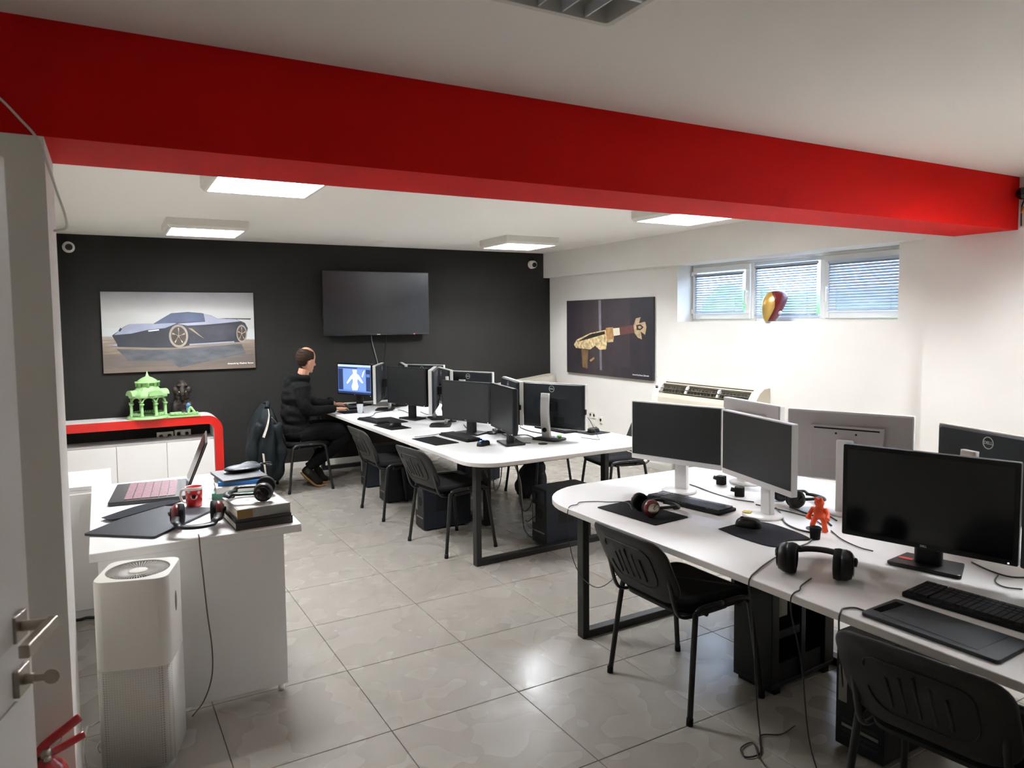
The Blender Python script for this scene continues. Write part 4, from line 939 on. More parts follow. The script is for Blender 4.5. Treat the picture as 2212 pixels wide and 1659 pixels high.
def dot(an, z, r, mt):
    R0 = .034+.0065*z/.1+.0012; m = mk(); n = 18
    m.add([(R0*cos(an+r*cos(2*pi*k/n)/R0)*1.0, R0*sin(an+r*cos(2*pi*k/n)/R0), z+r*sin(2*pi*k/n)) for k in range(n)], [tuple(range(n))]); return m.build('dot', mt, mg)
BA = pi*.64
for an, z, r in ((BA, .058, .017), (BA-.62, .082, .008), (BA+.62, .03, .010), (BA-.55, .028, .009), (BA+.6, .075, .008), (BA+1.3, .055, .013), (BA-1.25, .055, .012), (BA-.05, .022, .009)): dot(an, z, r, 'mug_white')
dot(BA, .058, .009, 'black_matte').scale = (1.012, 1.012, 1)
R_save = None
def book(label, x, y, z, w_, l_, h, rz, cover, spine='-x', group='books on the white desk', top=None):
    t = thing('book', label, 'book', (x, y, z), R(rz), group)
    mk().box(-w_/2+.004, w_/2-.003, -l_/2+.003, l_/2-.003, .0025, h-.0025).build('pages', 'book_pages', t)
    m = mk(); m.box(-w_/2, w_/2, -l_/2, l_/2, 0, .0025); m.box(-w_/2, w_/2, -l_/2, l_/2, h-.0025, h)
    if spine == '-x': m.box(-w_/2, -w_/2+.003, -l_/2, l_/2, .0025, h-.0025)
    else: m.box(-w_/2, w_/2, -l_/2, -l_/2+.003, .0025, h-.0025)
    m.build('cover', cover, t)
    if top: mk().box(-w_/2+.01, w_/2-.006, -l_/2+.006, l_/2-.006, h, h+.0008).build('cover_print', top, t)
    return z+h+.001
# front stack (near right corner)
z = ZD
z = book('thick dark-spined book at the bottom of the front stack', .575, 3.50, z, .25, .30, .032, 4, 'book_dark', '-y')
z = book('grey-paged black book second in the front stack', .578, 3.505, z, .245, .29, .012, 2, 'book_dark', '-y')
zs = book('yellow-spined picture book on top of the front stack', .575, 3.51, z, .235, .285, .042, 5, 'book_grey', '-y', top='book_photo')
mk().box(-.118, -.05, -.1425, -.1385, .004, .040).build('spine_patch', 'book_yellow', [o for o in bpy.data.objects if o.get('label', '').startswith('yellow-spined')][0])
headphones('black headphones lying on the front stack of books', .575, 3.53, zs+.002, -15)
# rear stack
z = ZD
z = book('mint green book at the bottom of the rear stack', .56, 3.94, z, .24, .31, .035, -8, 'book_mint', '-y'); z = book('thick pale teal-edged book in the rear stack', .58, 3.96, z, .26, .30, .032, -12, 'book_teal', '-y')
z = book('white thick book in the rear stack', .56, 3.95, z, .22, .28, .030, -4, 'paper', '-y'); z = book('blue book near the top of the rear stack', .575, 3.96, z, .20, .26, .018, -10, 'book_blue', '-y')
z = book('dark notebook on top of the rear stack', .57, 3.97, z, .22, .28, .012, 6, 'laptop_dark', '-y')
t = thing('cloth_pouch', 'dark crumpled pouch with a strap on the rear stack of books', 'pouch', (.60, 4.03, z), R(15)); m = mk(); m.ell((0, 0, .016), (.10, .07, .016)); m.ell((.05, .03, .022), (.05, .04, .016)); m.tube(smooth([(.08, 0, .02), (.13, -.03, .03), (.16, .0, .01), (.12, .05, .015)]), .006, 6); remesh(m, 'pouch_body', 'tablet_grey', .004, t, 2)
t = thing('paper_sheet', 'white paper sheets at the far right corner of the white desk', 'paper', (.61, 4.47, ZD), R(10)); mk().box(-.105, .105, -.148, .148, 0, .003).build('sheet', 'paper', t)
pad('drawing_tablet', 'black drawing tablet on the white desk under the brown headphones', 'tablet', quad(.155, 3.70, .34, .48, -38), ZD, .010, 'tablet_grey', 'drawing tablets')
pad('mouse_mat', 'dark limp mat behind the tablet on the white desk', 'mat', [(-.06, 3.86), (.10, 4.02), (.24, 4.06), (.30, 4.0), (.2, 3.95), (.0, 3.80)], ZD+.0105, .003, 'pad_cloth', 'mouse mats', True)
headphones('dark reddish-brown headphones at the front edge of the white desk', .318, 3.475, ZD+.011, 82, cup='red_dark', cush='black_matte', ring='laptop_dark', sc=1.1)

# ---- air purifier
ap = thing('air_purifier', 'white tower air purifier standing in front of the white desk', 'air purifier', (.067, 3.095, 0), R(-16))
HA = .735; w_ = .26
def ring_at(z, sc=1.0, r=.045): return [(a*sc, b*sc, z) for a, b in rrect(w_, w_, r, 6)]
m = mk(); m.rings([ring_at(.02), ring_at(.40)], caps=True, sm=True); m.build('lower_grille', 'white_perforated', ap)
m = mk(); m.rings([ring_at(.40), ring_at(HA-.006), ring_at(HA, .985, .042)], caps=False, sm=True)
up_ = m.build('upper_body', 'white_plastic', ap)
def sqr(an, hw, r_):
    c_, s_ = cos(an), sin(an); t_ = hw/max(abs(c_), abs(s_)); x_, y_ = c_*t_, s_*t_; q_ = hw-r_
    if abs(x_) > q_ and abs(y_) > q_:
        ex, ey = math.copysign(q_, x_), math.copysign(q_, y_); B_ = c_*ex+s_*ey; t_ = B_+math.sqrt(max(0, B_*B_-(ex*ex+ey*ey)+r_*r_)); x_, y_ = c_*t_, s_*t_
    return (x_, y_)
m = mk(); an_ = [2*pi*k/64 for k in range(64)]; o1 = [sqr(a, w_/2*.985, .042) for a in an_]; ri = [(.112*cos(a), .112*sin(a)) for a in an_]
m.rings([[(a, b, HA) for a, b in o1], [(a, b, HA+.001) for a, b in ri], [(a*.98, b*.98, HA-.03) for a, b in ri]], caps=False, sm=False); m.build('top_plate', 'white_plastic', ap)
mk().lathe([(.104, HA-.032), (.104, HA-.028), (.003, HA-.026)], 32).build('fan_well', 'black_matte', ap)
fn_ = mk()
for k in range(60):
    a = 2*pi*k/60; c_, s_ = cos(a), sin(a); q = a+.10
    fn_.tube([(.032*c_, .032*s_, HA-.006), (.107*cos(q), .107*sin(q), HA-.004)], .0012, 4)
for r_ in (.05, .07, .09): fn_.tube([(r_*cos(2*pi*k/32), r_*sin(2*pi*k/32), HA-.006) for k in range(33)], .0010, 4)
fn_.build('outlet_fins', 'white_plastic', ap)['kind'] = 'stuff'
mk().lathe([(.034, HA-.012), (.034, HA-.003), (.028, HA-.001), (.002, HA-.001)], 24).build('fan_hub', 'white_plastic', ap)
mk().ell((w_/2-.002, .0, .60), (.005, .018, .045), 16, 12).build('hand_hold', 'pc_metal', up_)
mk().prism(rrect(.24, .24, .04, 5), 0, .02, XY).build('base', 'monitor_grey', ap)
mk().box(-.095, .095, -w_/2-.0008, -w_/2+.001, .43, .69).build('front_panel_joint', 'white_plastic', ap)
# ---- fire extinguisher
fe = thing('fire_extinguisher', 'red fire extinguisher standing in the bottom left corner by the stub wall', 'extinguisher', (-.205, 2.42, 0), R(15)); fe.scale = (.92, .92, .95)
mk().lathe([(.06, .004), (.065, .012), (.065, .36), (.06, .405), (.045, .435), (.022, .452), (.02, .46)], 28).build('cylinder', 'red_ext', fe)
mk().lathe([(.066, .1), (.0665, .11), (.0665, .28), (.066, .29)], 28, caps=False).build('label_band', 'paper', fe)
v_ = mk().lathe([(.018, .44), (.018, .475), (.013, .485)], 16).build('valve', 'satin_steel', fe)
mk().tube(smooth([(-.02, 0, .47), (.0, 0, .495), (.06, 0, .525), (.10, 0, .545)]), .010, 8, flat=1.5).build('top_lever', 'red_ext', v_); mk().tube(smooth([(-.015, 0, .46), (.04, 0, .468), (.11, 0, .485)]), .009, 8, flat=1.4).build('carry_handle', 'red_ext', v_)
mk().tube(smooth([(-.02, 0, .46), (-.07, 0, .45), (-.085, 0, .36), (-.075, 0, .2)]), .009, 8).build('hose', 'black_matte', fe); mk().ell((.0, -.024, .46), (.012, .008, .012), 12, 8).build('gauge', 'chrome', v_)
mk().tube([Vector((.03+.016*cos(a), 0, .50+.016*sin(a))) for a in [2*pi*k/14 for k in range(15)]], .0015, 5).build('pin_ring', 'chrome', v_)

# ---- computers under the desks
def tower(label, x, y, rz, W_=.18, D_=.42, H_=.41, back=False, mt='pc_dark'):
    t = thing('computer_tower', label, 'computer', (x, y, 0), R(rz), 'black computer towers')   # local +x: front
    mk().box(-D_/2, D_/2, -W_/2, W_/2, .012, H_).build('case', mt, t, bevel=.004)
    for a in (-1, 1):
        for b in (-1, 1): mk().cyl((a*D_*.38, b*W_*.34, 0), (a*D_*.38, b*W_*.34, .0125), .014, n=10).build('foot', 'black_matte', t)
    f = mk().box(D_/2, D_/2+.012, -W_/2+.004, W_/2-.004, .02, H_-.006).build('front_panel', 'pc_black', t, bevel=.003)
    mk().box(D_/2+.012, D_/2+.014, -W_/2+.03, W_/2-.03, H_-.10, H_-.06).build('drive_bay', 'black_gloss', f); mk().cyl((D_/2+.012, .05, H_-.03), (D_/2+.015, .05, H_-.03), .007, n=12).build('power_button', 'pc_metal', f)
    b = mk().box(-D_/2-.003, -D_/2, -W_/2+.004, W_/2-.004, .02, H_-.006).build('rear_panel', 'pc_black', t)
    mk().box(-D_/2-.006, -D_/2-.003, -W_/2+.012, W_/2-.012, H_-.11, H_-.015).build('power_supply', 'pc_dark', b); mk().box(-D_/2-.014, -D_/2-.006, .02, .06, H_-.08, H_-.04).build('power_plug', 'cable_black', b)
    mk().box(-D_/2-.005, -D_/2-.003, W_/2-.05, W_/2-.015, H_-.27, H_-.13).build('port_plate', 'pc_metal', b)
    mk().lathe([(.038, -D_/2-.0045), (.036, -D_/2-.003)], 24, (0, -.02, H_-.19), ax='X').build('fan_grille', 'black_matte', b)
    for k in range(4): mk().box(-D_/2-.0045, -D_/2-.003, -W_/2+.02, W_/2-.03, .05+.022*k, .062+.022*k).build('slot_cover', 'pc_metal' if k == 2 else 'pc_dark', b)
    mk().box(-.09, .05, -W_/2-.0012, -W_/2, H_-.27, H_-.12).build('side_vent', 'pc_black', t)
    return t
tower('black computer tower under the middle desk behind the second chair', 2.38, 6.405, 0, .18, .40, .42)
tower('black computer tower under the middle desk behind the nearest chair', 2.345, 5.40, 0, .18, .40, .42)
tower('black computer tower with cables in its back between the two desks', 2.955, 4.56, 2, .19, .40, .43)
tower('black tower standing on the floor under the middle desk by the man', 2.42, 7.1, 0, .18, .40, .42)
tower('dark tower under the far side of the middle desk', 3.35, 6.75, 180, .18, .40, .42)
# big open-sided tower under the right desk
ot = thing('computer_tower', 'big black computer with a see-through side under the right desk', 'computer', (2.72, 2.28, 0), R(4), 'black computer towers')
m = mk(); Hh, Dd, Ww = .50, .46, .21
m.box(-Dd/2, Dd/2, -Ww/2, Ww/2, .03, .05); m.box(-Dd/2, Dd/2, -Ww/2, Ww/2, Hh-.03, Hh); m.box(-Dd/2, -Dd/2+.05, -Ww/2, Ww/2, .05, Hh-.03); m.box(Dd/2-.07, Dd/2, -Ww/2, Ww/2, .05, Hh-.03); m.box(-Dd/2+.05, Dd/2-.07, Ww/2-.006, Ww/2, .05, Hh-.03)
m.build('frame', 'pc_black', ot, bevel=.006); mk().box(-Dd/2+.05, Dd/2-.07, Ww/2-.03, Ww/2-.008, .06, Hh-.04).build('motherboard', 'pc_inside', ot)
mk().box(-Dd/2+.06, Dd/2-.16, -.05, .06, .21, .25).build('graphics_card', 'pc_dark', ot, bevel=.003); mk().box(-.12, -.02, -.03, .06, .30, .41).build('cooler', 'pc_metal', ot, bevel=.003); mk().box(-Dd/2+.05, Dd/2-.08, -.09, .08, .05, .13).build('power_supply', 'pc_black', ot)
for a in (-1, 1): mk().box(a*.18-.02, a*.18+.02, -.1, .1, 0, .03).build('foot', 'black_matte', ot)
mk().box(-.02, .01, -Ww/2, -Ww/2+.01, .05, Hh-.03).build('side_strut', 'pc_black', ot)
tower('black computer tower under the right desk beside the nearest chair', 2.66, 1.70, 2, .20, .44, .46, mt='pc_black')

# ---- bags
bp_ = thing('backpack', 'black backpack slumped on the floor under the far side of the middle desk', 'bag', (3.47, 5.86, 0), R(20))
m = mk(); m.ell((0, 0, .16), (.12, .16, .17)); m.ell((-.05, .02, .10), (.11, .13, .10)); m.ell((.02, -.02, .28), (.08, .12, .09)); m.ell((0, 0, .03), (.13, .17, .035))
remesh(m, 'bag_body', 'bag_black', .012, bp_, 2, lambda c: c+Vector((1, 1, .3))*.018*noise.noise(c*14)); m = mk(); m.tube(smooth([(-.10, -.08, .05), (-.16, -.12, .015), (-.10, -.2, .012), (0, -.19, .03)]), .012, 6, flat=.4); m.tube(smooth([(-.02, -.08, .33), (-.03, -.02, .39), (0, .06, .34)]), .010, 6, flat=.5); m.build('strap', 'bag_grey', bp_)
hb_ = thing('shoulder_bag', 'black leather bag hanging on the chair behind the middle desk', 'bag', (3.60, 5.90, .497), R(10))
m = mk(); m.ell((0, 0, .06), (.16, .14, .06)); m.ell((.05, .02, .09), (.10, .10, .06)); remesh(m, 'bag_body', 'bag_black', .01, hb_, 2, lambda c: c+Vector((0, 0, 1))*.014*noise.noise(c*16))
mk().tube(smooth([(-.10, -.08, .09), (-.12, -.1, .13), (0, -.05, .16), (.1, .05, .12)]), .008, 6).build('strap', 'bag_black', hb_)

# ================================================================ the man at the desk
pe = thing('person', 'man in a black hoodie seated at the middle desk, hands at keyboard and mouse', 'person', (1.70, 7.43, 0))
HC = Vector((.055, 0, 1.29)); HM = Matrix.Translation(HC) @ Matrix.Rotation(R(24), 4, 'Z') @ Matrix.Rotation(R(10), 4, 'Y') @ Matrix.Translation(-HC)
def hp_(p): return HM @ Vector(p)
SH = {-1: (-.045, -.175, 1.035), 1: (-.02, .185, 1.03)}; EL = {-1: (.0, -.225, .815), 1: (.14, .27, .84)}; WR = {-1: (.315, -.085, .785), 1: (.405, .265, .795)}
HND = {-1: Vector((.94, .30, -.10)).normalized(), 1: Vector((.97, .18, -.12)).normalized()}
HIP = {-1: (-.06, -.095, .535), 1: (-.06, .095, .535)}; KN = {-1: (.40, -.14, .535), 1: (.42, .15, .535)}; AN = {-1: (.02, -.075, .205), 1: (.11, .06, .215)}
def limb(m, pts, rad, n=14):
    sp = smooth(pts, 5); k = len(sp)-1; rr = []
    for i in range(len(sp)):
        q = i/k*(len(rad)-1); a = int(min(q, len(rad)-2)); rr.append(rad[a]+(rad[a+1]-rad[a])*(q-a))
    m.tube(sp, rr, n)
def head_ell(m, c, r, nu=20, nv=14):
    rot = HM.to_3x3(); m.ell(hp_(c), r, nu, nv, 0, rot)
m = mk()
# head and face
head_ell(m, (.045, 0, 1.322), (.100, .077, .098)); head_ell(m, (.078, 0, 1.265), (.068, .060, .085)); head_ell(m, (.088, 0, 1.205), (.050, .042, .034)); head_ell(m, (.112, 0, 1.30), (.034, .050, .030))
m.tube([hp_((.140, 0, 1.292)), hp_((.160, 0, 1.262)), hp_((.164, 0, 1.246))], [.009, .012, .013], 10); head_ell(m, (.134, 0, 1.216), (.014, .022, .008)); head_ell(m, (.124, 0, 1.183), (.018, .020, .014))
for s in (-1, 1):
    head_ell(m, (.035, s*.077, 1.268), (.018, .010, .032)); head_ell(m, (.105, s*.038, 1.250), (.022, .016, .020))
limb(m, [(-.005, 0, 1.08), (.01, 0, 1.13), (.03, 0, 1.20)], [.062, .055, .055])
# core under the clothes
m.ell((-.06, 0, .62), (.11, .15, .14)); m.ell((-.06, 0, .82), (.11, .15, .20)); m.ell((-.04, 0, .97), (.11, .18, .14))
for s in (-1, 1):
    limb(m, [SH[s], EL[s], WR[s]], [.055, .042, .026]); limb(m, [HIP[s], KN[s], AN[s]], [.085, .055, .035])
    w0 = Vector(WR[s]); h = HND[s]; side = Vector((-h.y, h.x, 0)).normalized(); upv = Vector((0, 0, 1))
    pc = w0+h*.055+Vector((0, 0, -.004))
    m.tube([w0-h*.02, w0+h*.02, w0+h*.05, w0+h*.088], [.025, .028, .036, .033], 12, flat=.55)
    for k, (off, ln) in enumerate(((-.029, .062), (-.0098, .074), (.0098, .070), (.029, .054))):
        b = w0+h*.082+side*off; p1 = b+h*ln*.45+upv*.010; p2 = b+h*ln*.8+upv*-.002; p3 = b+h*ln*.98+upv*-.016
        m.tube([b-h*.02, b, p1, p2, p3], [.0095, .0095, .0088, .008, .0065], 8)
    ts = s*-1*1.0
    tb_ = w0+h*.03+side*(.030*(1 if s < 0 else -1)); d2 = (h*.8+side*(.55 if s < 0 else -.55)).normalized()
    m.tube([tb_-d2*.015, tb_+d2*.02, tb_+d2*.045+upv*-.006, tb_+d2*.064+upv*-.014], [.013, .0115, .010, .008], 8)
remesh(m, 'body', 'skin', .0038, pe, 3)
for s in (-1, 1):
    mk().ell(hp_((.128, s*.030, 1.285)), (.008, .010, .006), 10, 8).build('eye', 'eye_dark', pe); mk().tube([hp_((.136, s*.016, 1.303)), hp_((.135, s*.032, 1.308)), hp_((.120, s*.05, 1.302))], .003, 6).build('eyebrow', 'hair', pe)
mk().tube([hp_((.140, -.018, 1.214)), hp_((.147, 0, 1.215)), hp_((.140, .018, 1.214))], .0045, 6).build('lips', 'lip', pe)
# hair: horseshoe around a bald crown
m = mk(); rot = HM.to_3x3()
for k in range(-9, 10):
    az = pi + k*R(11.4); e1 = R(40) if abs(k) < 5 else R(40-3*(abs(k)-5)); e0 = R(-55) if abs(k) < 5 else (R(-40) if abs(k) == 5 else (R(-12) if abs(k) < 8 else R(0)))
    for j in range(7):
        e = e0+(e1-e0)*j/6
        c = Vector((.045+.094*cos(e)*cos(az), .074*cos(e)*sin(az), 1.318+.094*sin(e)))
        m.ell(hp_(c), (.020, .020, .020), 8, 6)
remesh(m, 'hair', 'hair', .005, pe, 3, lambda c: c+Vector((1, .6, .3))*.003*noise.noise(c*90))
# hoodie
m = mk(); m.ell((-.065, 0, .60), (.145, .185, .12)); m.ell((-.07, 0, .76), (.145, .185, .20)); m.ell((-.06, 0, .93), (.145, .205, .17)); m.ell((-.035, 0, 1.02), (.125, .205, .085)); m.ell((-.01, 0, 1.075), (.085, .12, .06))
for s in (-1, 1):
    w0 = Vector(WR[s]); e_ = Vector(EL[s]); ww = w0-(w0-e_).normalized()*.015
    limb(m, [SH[s], e_, tuple(ww)], [.078, .062, .040]); m.tube([ww-(w0-e_).normalized()*.05, ww], [.040, .037], 12)
# hood folded behind the neck
for k in range(13):
    a = R(60)+R(240)*k/12; m.ell((-.02+.10*cos(a), .105*sin(a), 1.115-.01*cos(a)), (.040, .036, .040 if abs(k-6) > 3 else .055), 10, 8)
m.ell((-.135, 0, 1.06), (.05, .09, .07))
def fold(c):
    n = noise.noise(Vector((c.x*7, c.y*7, c.z*18))); return c+Vector((1, .7, 0))*.012*n
remesh(m, 'hoodie', 'hoodie', .008, pe, 4, fold)
# trousers
m = mk(); m.ell((-.06, 0, .56), (.15, .19, .095))
for s in (-1, 1):
    limb(m, [HIP[s], (.20, s*.125, .565), KN[s], (.24, s*.105, .36), AN[s]], [.105, .095, .078, .065, .052])
remesh(m, 'trousers', 'trousers', .009, pe, 4, lambda c: c+Vector((.5, .7, 1))*.008*noise.noise(c*16))
# shoes: heels raised, toes on the floor
for s in (-1, 1):
    a = Vector(AN[s]); toe = Vector((a.x+.14, a.y+.01, .035)); ball = Vector((a.x+.085, a.y+.005, .045)); heel = Vector((a.x-.045, a.y-.004, .17))
    m = mk(); m.tube([heel+Vector((.01, 0, .03)), a+Vector((.0, 0, -.04)), ball.lerp(a, .45), ball+Vector((.0, 0, .01)), toe], [.040, .050, .047, .042, .028], 14)
    m.tube([a+Vector((0, 0, .01)), a+Vector((.01, 0, -.05))], [.044, .050], 14)
    sh = remesh(m, 'shoe', 'shoe_black', .006, pe, 3)
    so = mk(); sp = smooth([heel+Vector((-.022, 0, -.012)), heel.lerp(ball, .5)+Vector((-.015, 0, -.028)), ball+Vector((-.002, 0, -.032)), toe+Vector((.02, 0, -.026))], 5)
    so.tube(sp, [.036+.006*sin(pi*i/(len(sp)-1)) for i in range(len(sp))], 12, flat=.32); so.build('sole', 'shoe_sole', sh)
    mk().tube(smooth([a+Vector((.045, -.03, -.02)), a+Vector((.06, 0, -.01)), a+Vector((.045, .03, -.02))]), .006, 6).build('laces', 'shoe_lime', sh)

# ================================================================ jacket over the chair back
jk = thing('jacket', 'dark jacket with white stripes hung over the back of the man\'s chair', 'jacket', (1.655, 7.43, 0))
JZ = [(.10, -.33, .05, .15), (.16, -.34, .11, .22), (.30, -.345, .15, .27), (.45, -.35, .155, .28), (.60, -.345, .14, .275), (.72, -.335, .115, .26), (.79, -.325, .085, .22), (.84, -.32, .055, .15), (.865, -.32, .03, .08)]
def jsurf(z, a, out=0):
    for i in range(len(JZ)-1):
        if JZ[i][0] <= z <= JZ[i+1][0]: break
    q = (z-JZ[i][0])/(JZ[i+1][0]-JZ[i][0]); cx, rx, ry = [JZ[i][k]+(JZ[i+1][k]-JZ[i][k])*q for k in (1, 2, 3)]
    f = 1+.07*sin(5*a+z*6)*(1-z*.6)+.05*sin(9*a-z*11)+.05*noise.noise(Vector((cos(a)*2, sin(a)*2, z*6)))
    return Vector((cx+(rx*f+out)*cos(a), (ry*f+out)*sin(a), z+.02*noise.noise(Vector((cos(a)*1.5, sin(a)*1.5, z)))))
m = mk(); zs_ = [.10+.765*i/34 for i in range(35)]
m.rings([[tuple(jsurf(z, 2*pi*k/48)) for k in range(48)] for z in zs_]); m.build('jacket_body', 'jacket', jk)
def stripe(za, zb, a0, a1, wd):
    m = mk(); A = []; B = []
    for i in range(13):
        q = i/12; z = za+(zb-za)*q; a = a0+(a1-a0)*q; A.append((jsurf(z, a-wd, .004), jsurf(z, a+wd, .004))); B.append((jsurf(z, a-wd, -.002), jsurf(z, a+wd, -.002)))
    rs = [[tuple(A[i][0]), tuple(A[i][1]), tuple(B[i][1]), tuple(B[i][0])] for i in range(13)]; return m.rings(rs, sm=False).build('stripe', 'jacket_white', jk)
stripe(.58, .86, R(-108), R(-84), .07); stripe(.14, .42, R(-104), R(-108), .06)
m = mk(); m.tube(smooth([(-.33, -.14, .845), (-.30, -.05, .88), (-.30, .05, .88), (-.33, .14, .845)]), .022, 8, flat=.7); m.build('collar', 'jacket', jk)
m = mk(); sl = smooth([jsurf(.70, R(-120), .0), jsurf(.55, R(-135), .02), jsurf(.38, R(-140), .03), jsurf(.25, R(-135), .02)], 5); m.tube(sl, [.05+.012*sin(i*.9) for i in range(len(sl))], 12); m.build('sleeve', 'jacket', jk)
m = mk(); sl = smooth([jsurf(.70, R(-50), .0), jsurf(.50, R(-42), .02), jsurf(.32, R(-45), .02), jsurf(.14, R(-50), .01)], 5); m.tube(sl, [.05+.012*sin(i*1.1) for i in range(len(sl))], 12); m.build('sleeve', 'jacket', jk)

# ================================================================ cables
def cable(label, pts, r=.003, mt='cable_black', group='loose cables', name='cable', sm=6):
    c = pts[0]; o = mk().tube(smooth([(p[0]-c[0], p[1]-c[1], p[2]-c[2]) for p in pts], sm), r, 6).build(name, mt, None, loc=c); return tag(o, label, 'cable', group)
z_ = TZ+.0042
def dz(l, z=z_): return [(a, b, z) for a, b in l]
cable('black cable curling from the slim keyboard toward the edge-on monitor', dz([(2.144, 6.87), (2.281, 6.972), (2.40, 7.2), (2.572, 7.26)]))
cable('black cable behind the second dark monitor of the middle desk', dz([(2.67, 7.30), (2.686, 7.2), (2.66, 6.932), (2.62, 6.70)]))
cable('black cable loop beside the headset stand on the middle desk', dz([(2.806, 7.0), (2.79, 6.768), (2.87, 6.75), (2.80, 6.55)]))
cable('thin black cable behind the square mouse mat', dz([(2.15, 5.50), (2.291, 5.514), (2.42, 5.56), (2.52, 5.6)]), .0022)
cable('black cable hanging behind the nearest screen of the middle desk', dz([(2.791, 5.919), (2.72, 5.7), (2.72, 5.55)]))
cable('black cable between the nearest two screens and the far side', dz([(2.92, 5.545), (2.813, 5.178), (2.80, 4.957)]))
cable('thick black cable tangle left of the silver stand', dz([(2.80, 5.0), (2.88, 5.125), (2.97, 5.10), (2.955, 4.95)]), .004)
cable('black cable running back from the silver stand monitor', dz([(3.17, 5.56), (3.125, 5.45), (3.10, 5.25), (3.12, 5.1)]), .004)
cable('short black cable behind the turned-in corner screen', dz([(2.69, 4.72), (2.737, 4.79), (2.80, 4.745)]))
cable('black cable looping down right of the silver-stand monitor', [(3.235, 4.70, .93), (3.30, 4.70, .90), (3.36, 4.71, .82), (3.40, 4.70, z_), (3.34, 4.60, z_), (3.30, 4.67, z_), (3.28, 4.76, z_)], .0025)
cable('grey cable hanging from the middle desk down to the tower behind', [(2.487, 4.66, .695), (2.607, 4.66, .60), (2.655, 4.66, .484), (2.667, 4.66, .386), (2.672, 4.65, .234), (2.69, 4.62, .138), (2.73, 4.60, .11)], .005, 'cable_grey')
cable('black cable arching into the top of the tower back', [(2.567, 4.66, .695), (2.647, 4.66, .50), (2.650, 4.66, .328), (2.67, 4.63, .25), (2.70, 4.60, .28), (2.722, 4.59, .35)], .0045)
cable('black cable with a moulded lump beside the tower back', [(2.631, 4.70, .695), (2.664, 4.68, .408), (2.672, 4.66, .224), (2.69, 4.62, .17), (2.71, 4.58, .20), (2.73, 4.56, .22)], .004)
cable('lowest black cable drooping to the bottom of the tower back', [(2.60, 4.62, .695), (2.654, 4.64, .332), (2.664, 4.64, .18), (2.675, 4.62, .099), (2.70, 4.58, .06), (2.73, 4.55, .07)], .0045)
cable('dark cable hanging from the middle desk beside its leg', [(2.36, 4.5, .695), (2.40, 4.6, .5), (2.5, 4.75, .40), (2.62, 4.9, .45), (2.7, 5.0, .695)], .004)
cable('black cable sagging under the middle desk behind the front leg', [(2.25, 4.45, .695), (2.35, 4.6, .55), (2.45, 4.85, .56), (2.52, 5.0, .695)], .004)
cable('headphone cord looping off the rounded corner of the right desk', dz([(2.235, 2.80), (2.30, 2.93), (2.221, 2.99), (2.179, 3.03), (2.10, 3.06), (2.06, 3.03)]) + [(2.0, 3.01, .735), (1.972, 2.985, .70), (1.965, 2.96, .60), (1.965, 2.93, .50), (1.975, 2.86, .42), (2.0, 2.76, .40), (2.06, 2.70, .47), (2.1, 2.66, .60), (2.12, 2.64, .698)], .0022)
cable('thick black cable curving from the angled white monitor to the orange toy', dz([(2.86, 2.46), (2.80, 2.38), (2.69, 2.26), (2.655, 2.17), (2.66, 2.10)]), .004)
cable('black cable running behind the far white-framed monitor', dz([(2.86, 3.07), (2.85, 2.99), (2.825, 2.85), (2.82, 2.70), (2.86, 2.60)]))
cable('cord of the big black headphones falling over the desk edge to the floor', dz([(2.66, 2.09), (2.547, 2.01), (2.36, 1.975), (2.186, 1.918), (2.06, 1.865), (2.015, 1.842)]) + [(1.994, 1.832, .715), (1.99, 1.82, .665), (1.99, 1.80, .494), (1.995, 1.79, .30), (2.03, 1.80, .12), (2.08, 1.85, .02), (2.157, 1.95, .006), (2.09, 1.95, .006), (2.06, 1.90, .006), (2.13, 1.89, .006), (2.22, 1.97, .006), (2.30, 1.936, .006), (2.40, 1.95, .006)], .003)
cable('second thin cord dropping over the edge beside the big black headphones', dz([(2.19, 1.72), (2.10, 1.69), (2.06, 1.665), (2.018, 1.655)]) + [(1.997, 1.65, .715), (1.993, 1.64, .66), (2.02, 1.62, .50), (2.05, 1.60, .2), (2.12, 1.55, .02), (2.2, 1.4, .006)], .0028)
cable('tablet cord bending over the front edge of the right desk', dz([(2.09, 1.44), (2.085, 1.47), (2.05, 1.485), (2.024, 1.475)]) + [(2.0, 1.465, .715), (1.998, 1.46, .64), (2.005, 1.45, .5)], .003)
cable('thin cable lying between the orange toy and the big black monitor', dz([(2.76, 2.07), (2.69, 1.964), (2.655, 1.856), (2.66, 1.80)]), .0025)
cable('black cable behind the base of the big black monitor', dz([(2.858, 1.525), (2.821, 1.446), (2.812, 1.371), (2.86, 1.33)]), .003); cable('looped black cable right of the big black monitor base', dz([(2.80, 1.40), (2.72, 1.37), (2.69, 1.326), (2.72, 1.282)]), .0025)
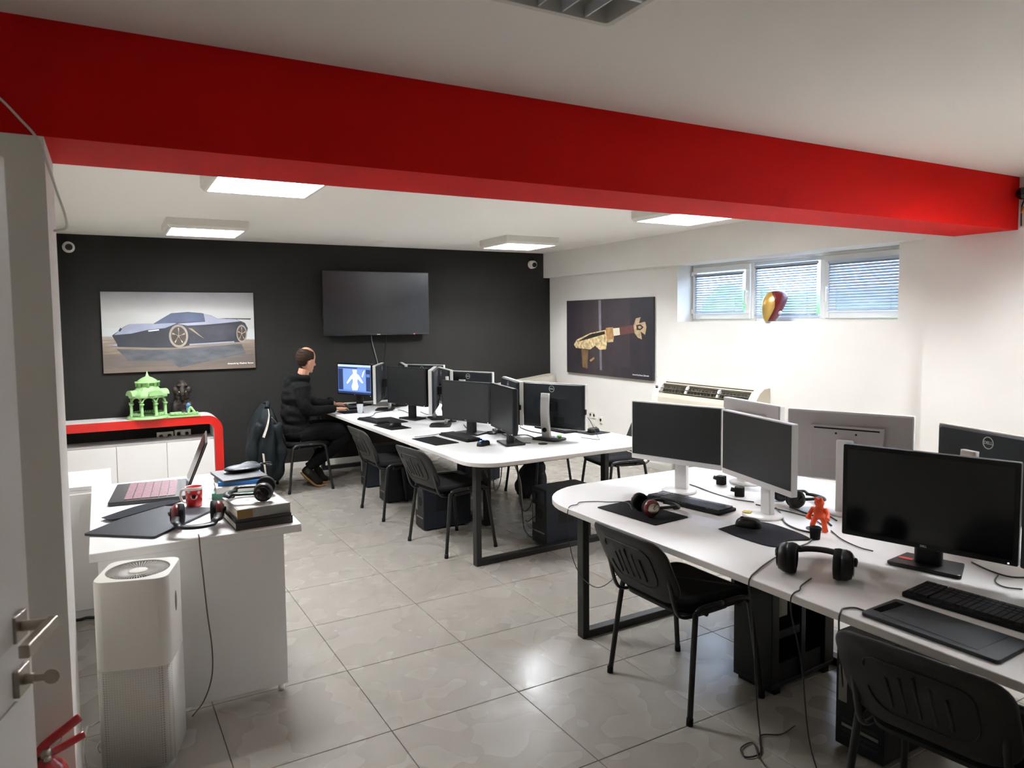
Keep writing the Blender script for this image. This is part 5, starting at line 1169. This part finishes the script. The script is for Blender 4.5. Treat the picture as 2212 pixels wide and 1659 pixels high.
cable('black cable leading from the headset among the white monitors', dz([(2.935, 2.44), (2.91, 2.34), (2.89, 2.212), (2.83, 2.12)]), .0035); cable('second black cable beside the headset on the right desk', dz([(3.06, 2.35), (3.0, 2.30), (2.969, 2.25), (2.92, 2.16)]), .003); cable('black cable under the angled white monitor stand', dz([(2.83, 2.56), (2.85, 2.45), (2.86, 2.271), (2.80, 2.14)]), .003)
cable('brown cord hanging down the front of the white desk', [(.31, 3.36, ZD+.004), (.307, 3.305, ZD+.002), (.308, 3.295, .72), (.314, 3.293, .628), (.326, 3.293, .443), (.34, 3.293, .276), (.334, 3.29, .154), (.299, 3.285, .06), (.25, 3.28, .006)], .0028, 'cable_brown')
cable('white power cord of the air purifier running left', [(-.065, 3.12, .17), (-.11, 3.05, .185), (-.125, 3.0, .20), (-.132, 2.97, .12), (-.12, 3.02, .01)], .003, 'cable_white'); cable('white cord loop low on the air purifier', [(-.07, 3.1, .11), (-.095, 3.06, .094), (-.085, 3.05, .073), (-.07, 3.08, .08)], .003, 'cable_white')
cable('white cable hanging in front of the red beam at the left', [(-.26, 2.54, 2.34), (-.229, 2.535, 2.31), (-.194, 2.53, 2.268), (-.154, 2.525, 2.216), (-.132, 2.53, 2.148), (-.115, 2.58, 2.08), (-.10, 2.66, 2.02), (-.10, 2.75, 1.99), (-.125, 2.8, 1.985), (-.138, 2.82, 1.985)], .004, 'cable_white')
cable('grey cable running down the wall below the television', [(2.76, 8.40, 1.505), (2.76, 8.405, 1.489), (2.775, 8.405, 1.395), (2.838, 8.408, 1.142), (2.856, 8.40, .918), (2.87, 8.39, .76)], .006, 'cable_grey'); cable('thin dark cable on the charcoal wall below the television', [(2.948, 8.405, 1.505), (2.948, 8.408, 1.485), (2.925, 8.41, 1.25), (2.872, 8.41, .972), (2.92, 8.40, .76)], .003)
cable('tiny black wire loop under the edge of the right desk', [(2.03, 2.66, .70), (2.03, 2.645, .665), (2.03, 2.60, .655), (2.03, 2.57, .70)], .003)
cable('black plug and lead on the floor by the left wall', [(-.25, 4.70, .012), (-.20, 4.69, .012), (-.16, 4.70, .012), (-.08, 4.66, .008)], .008)
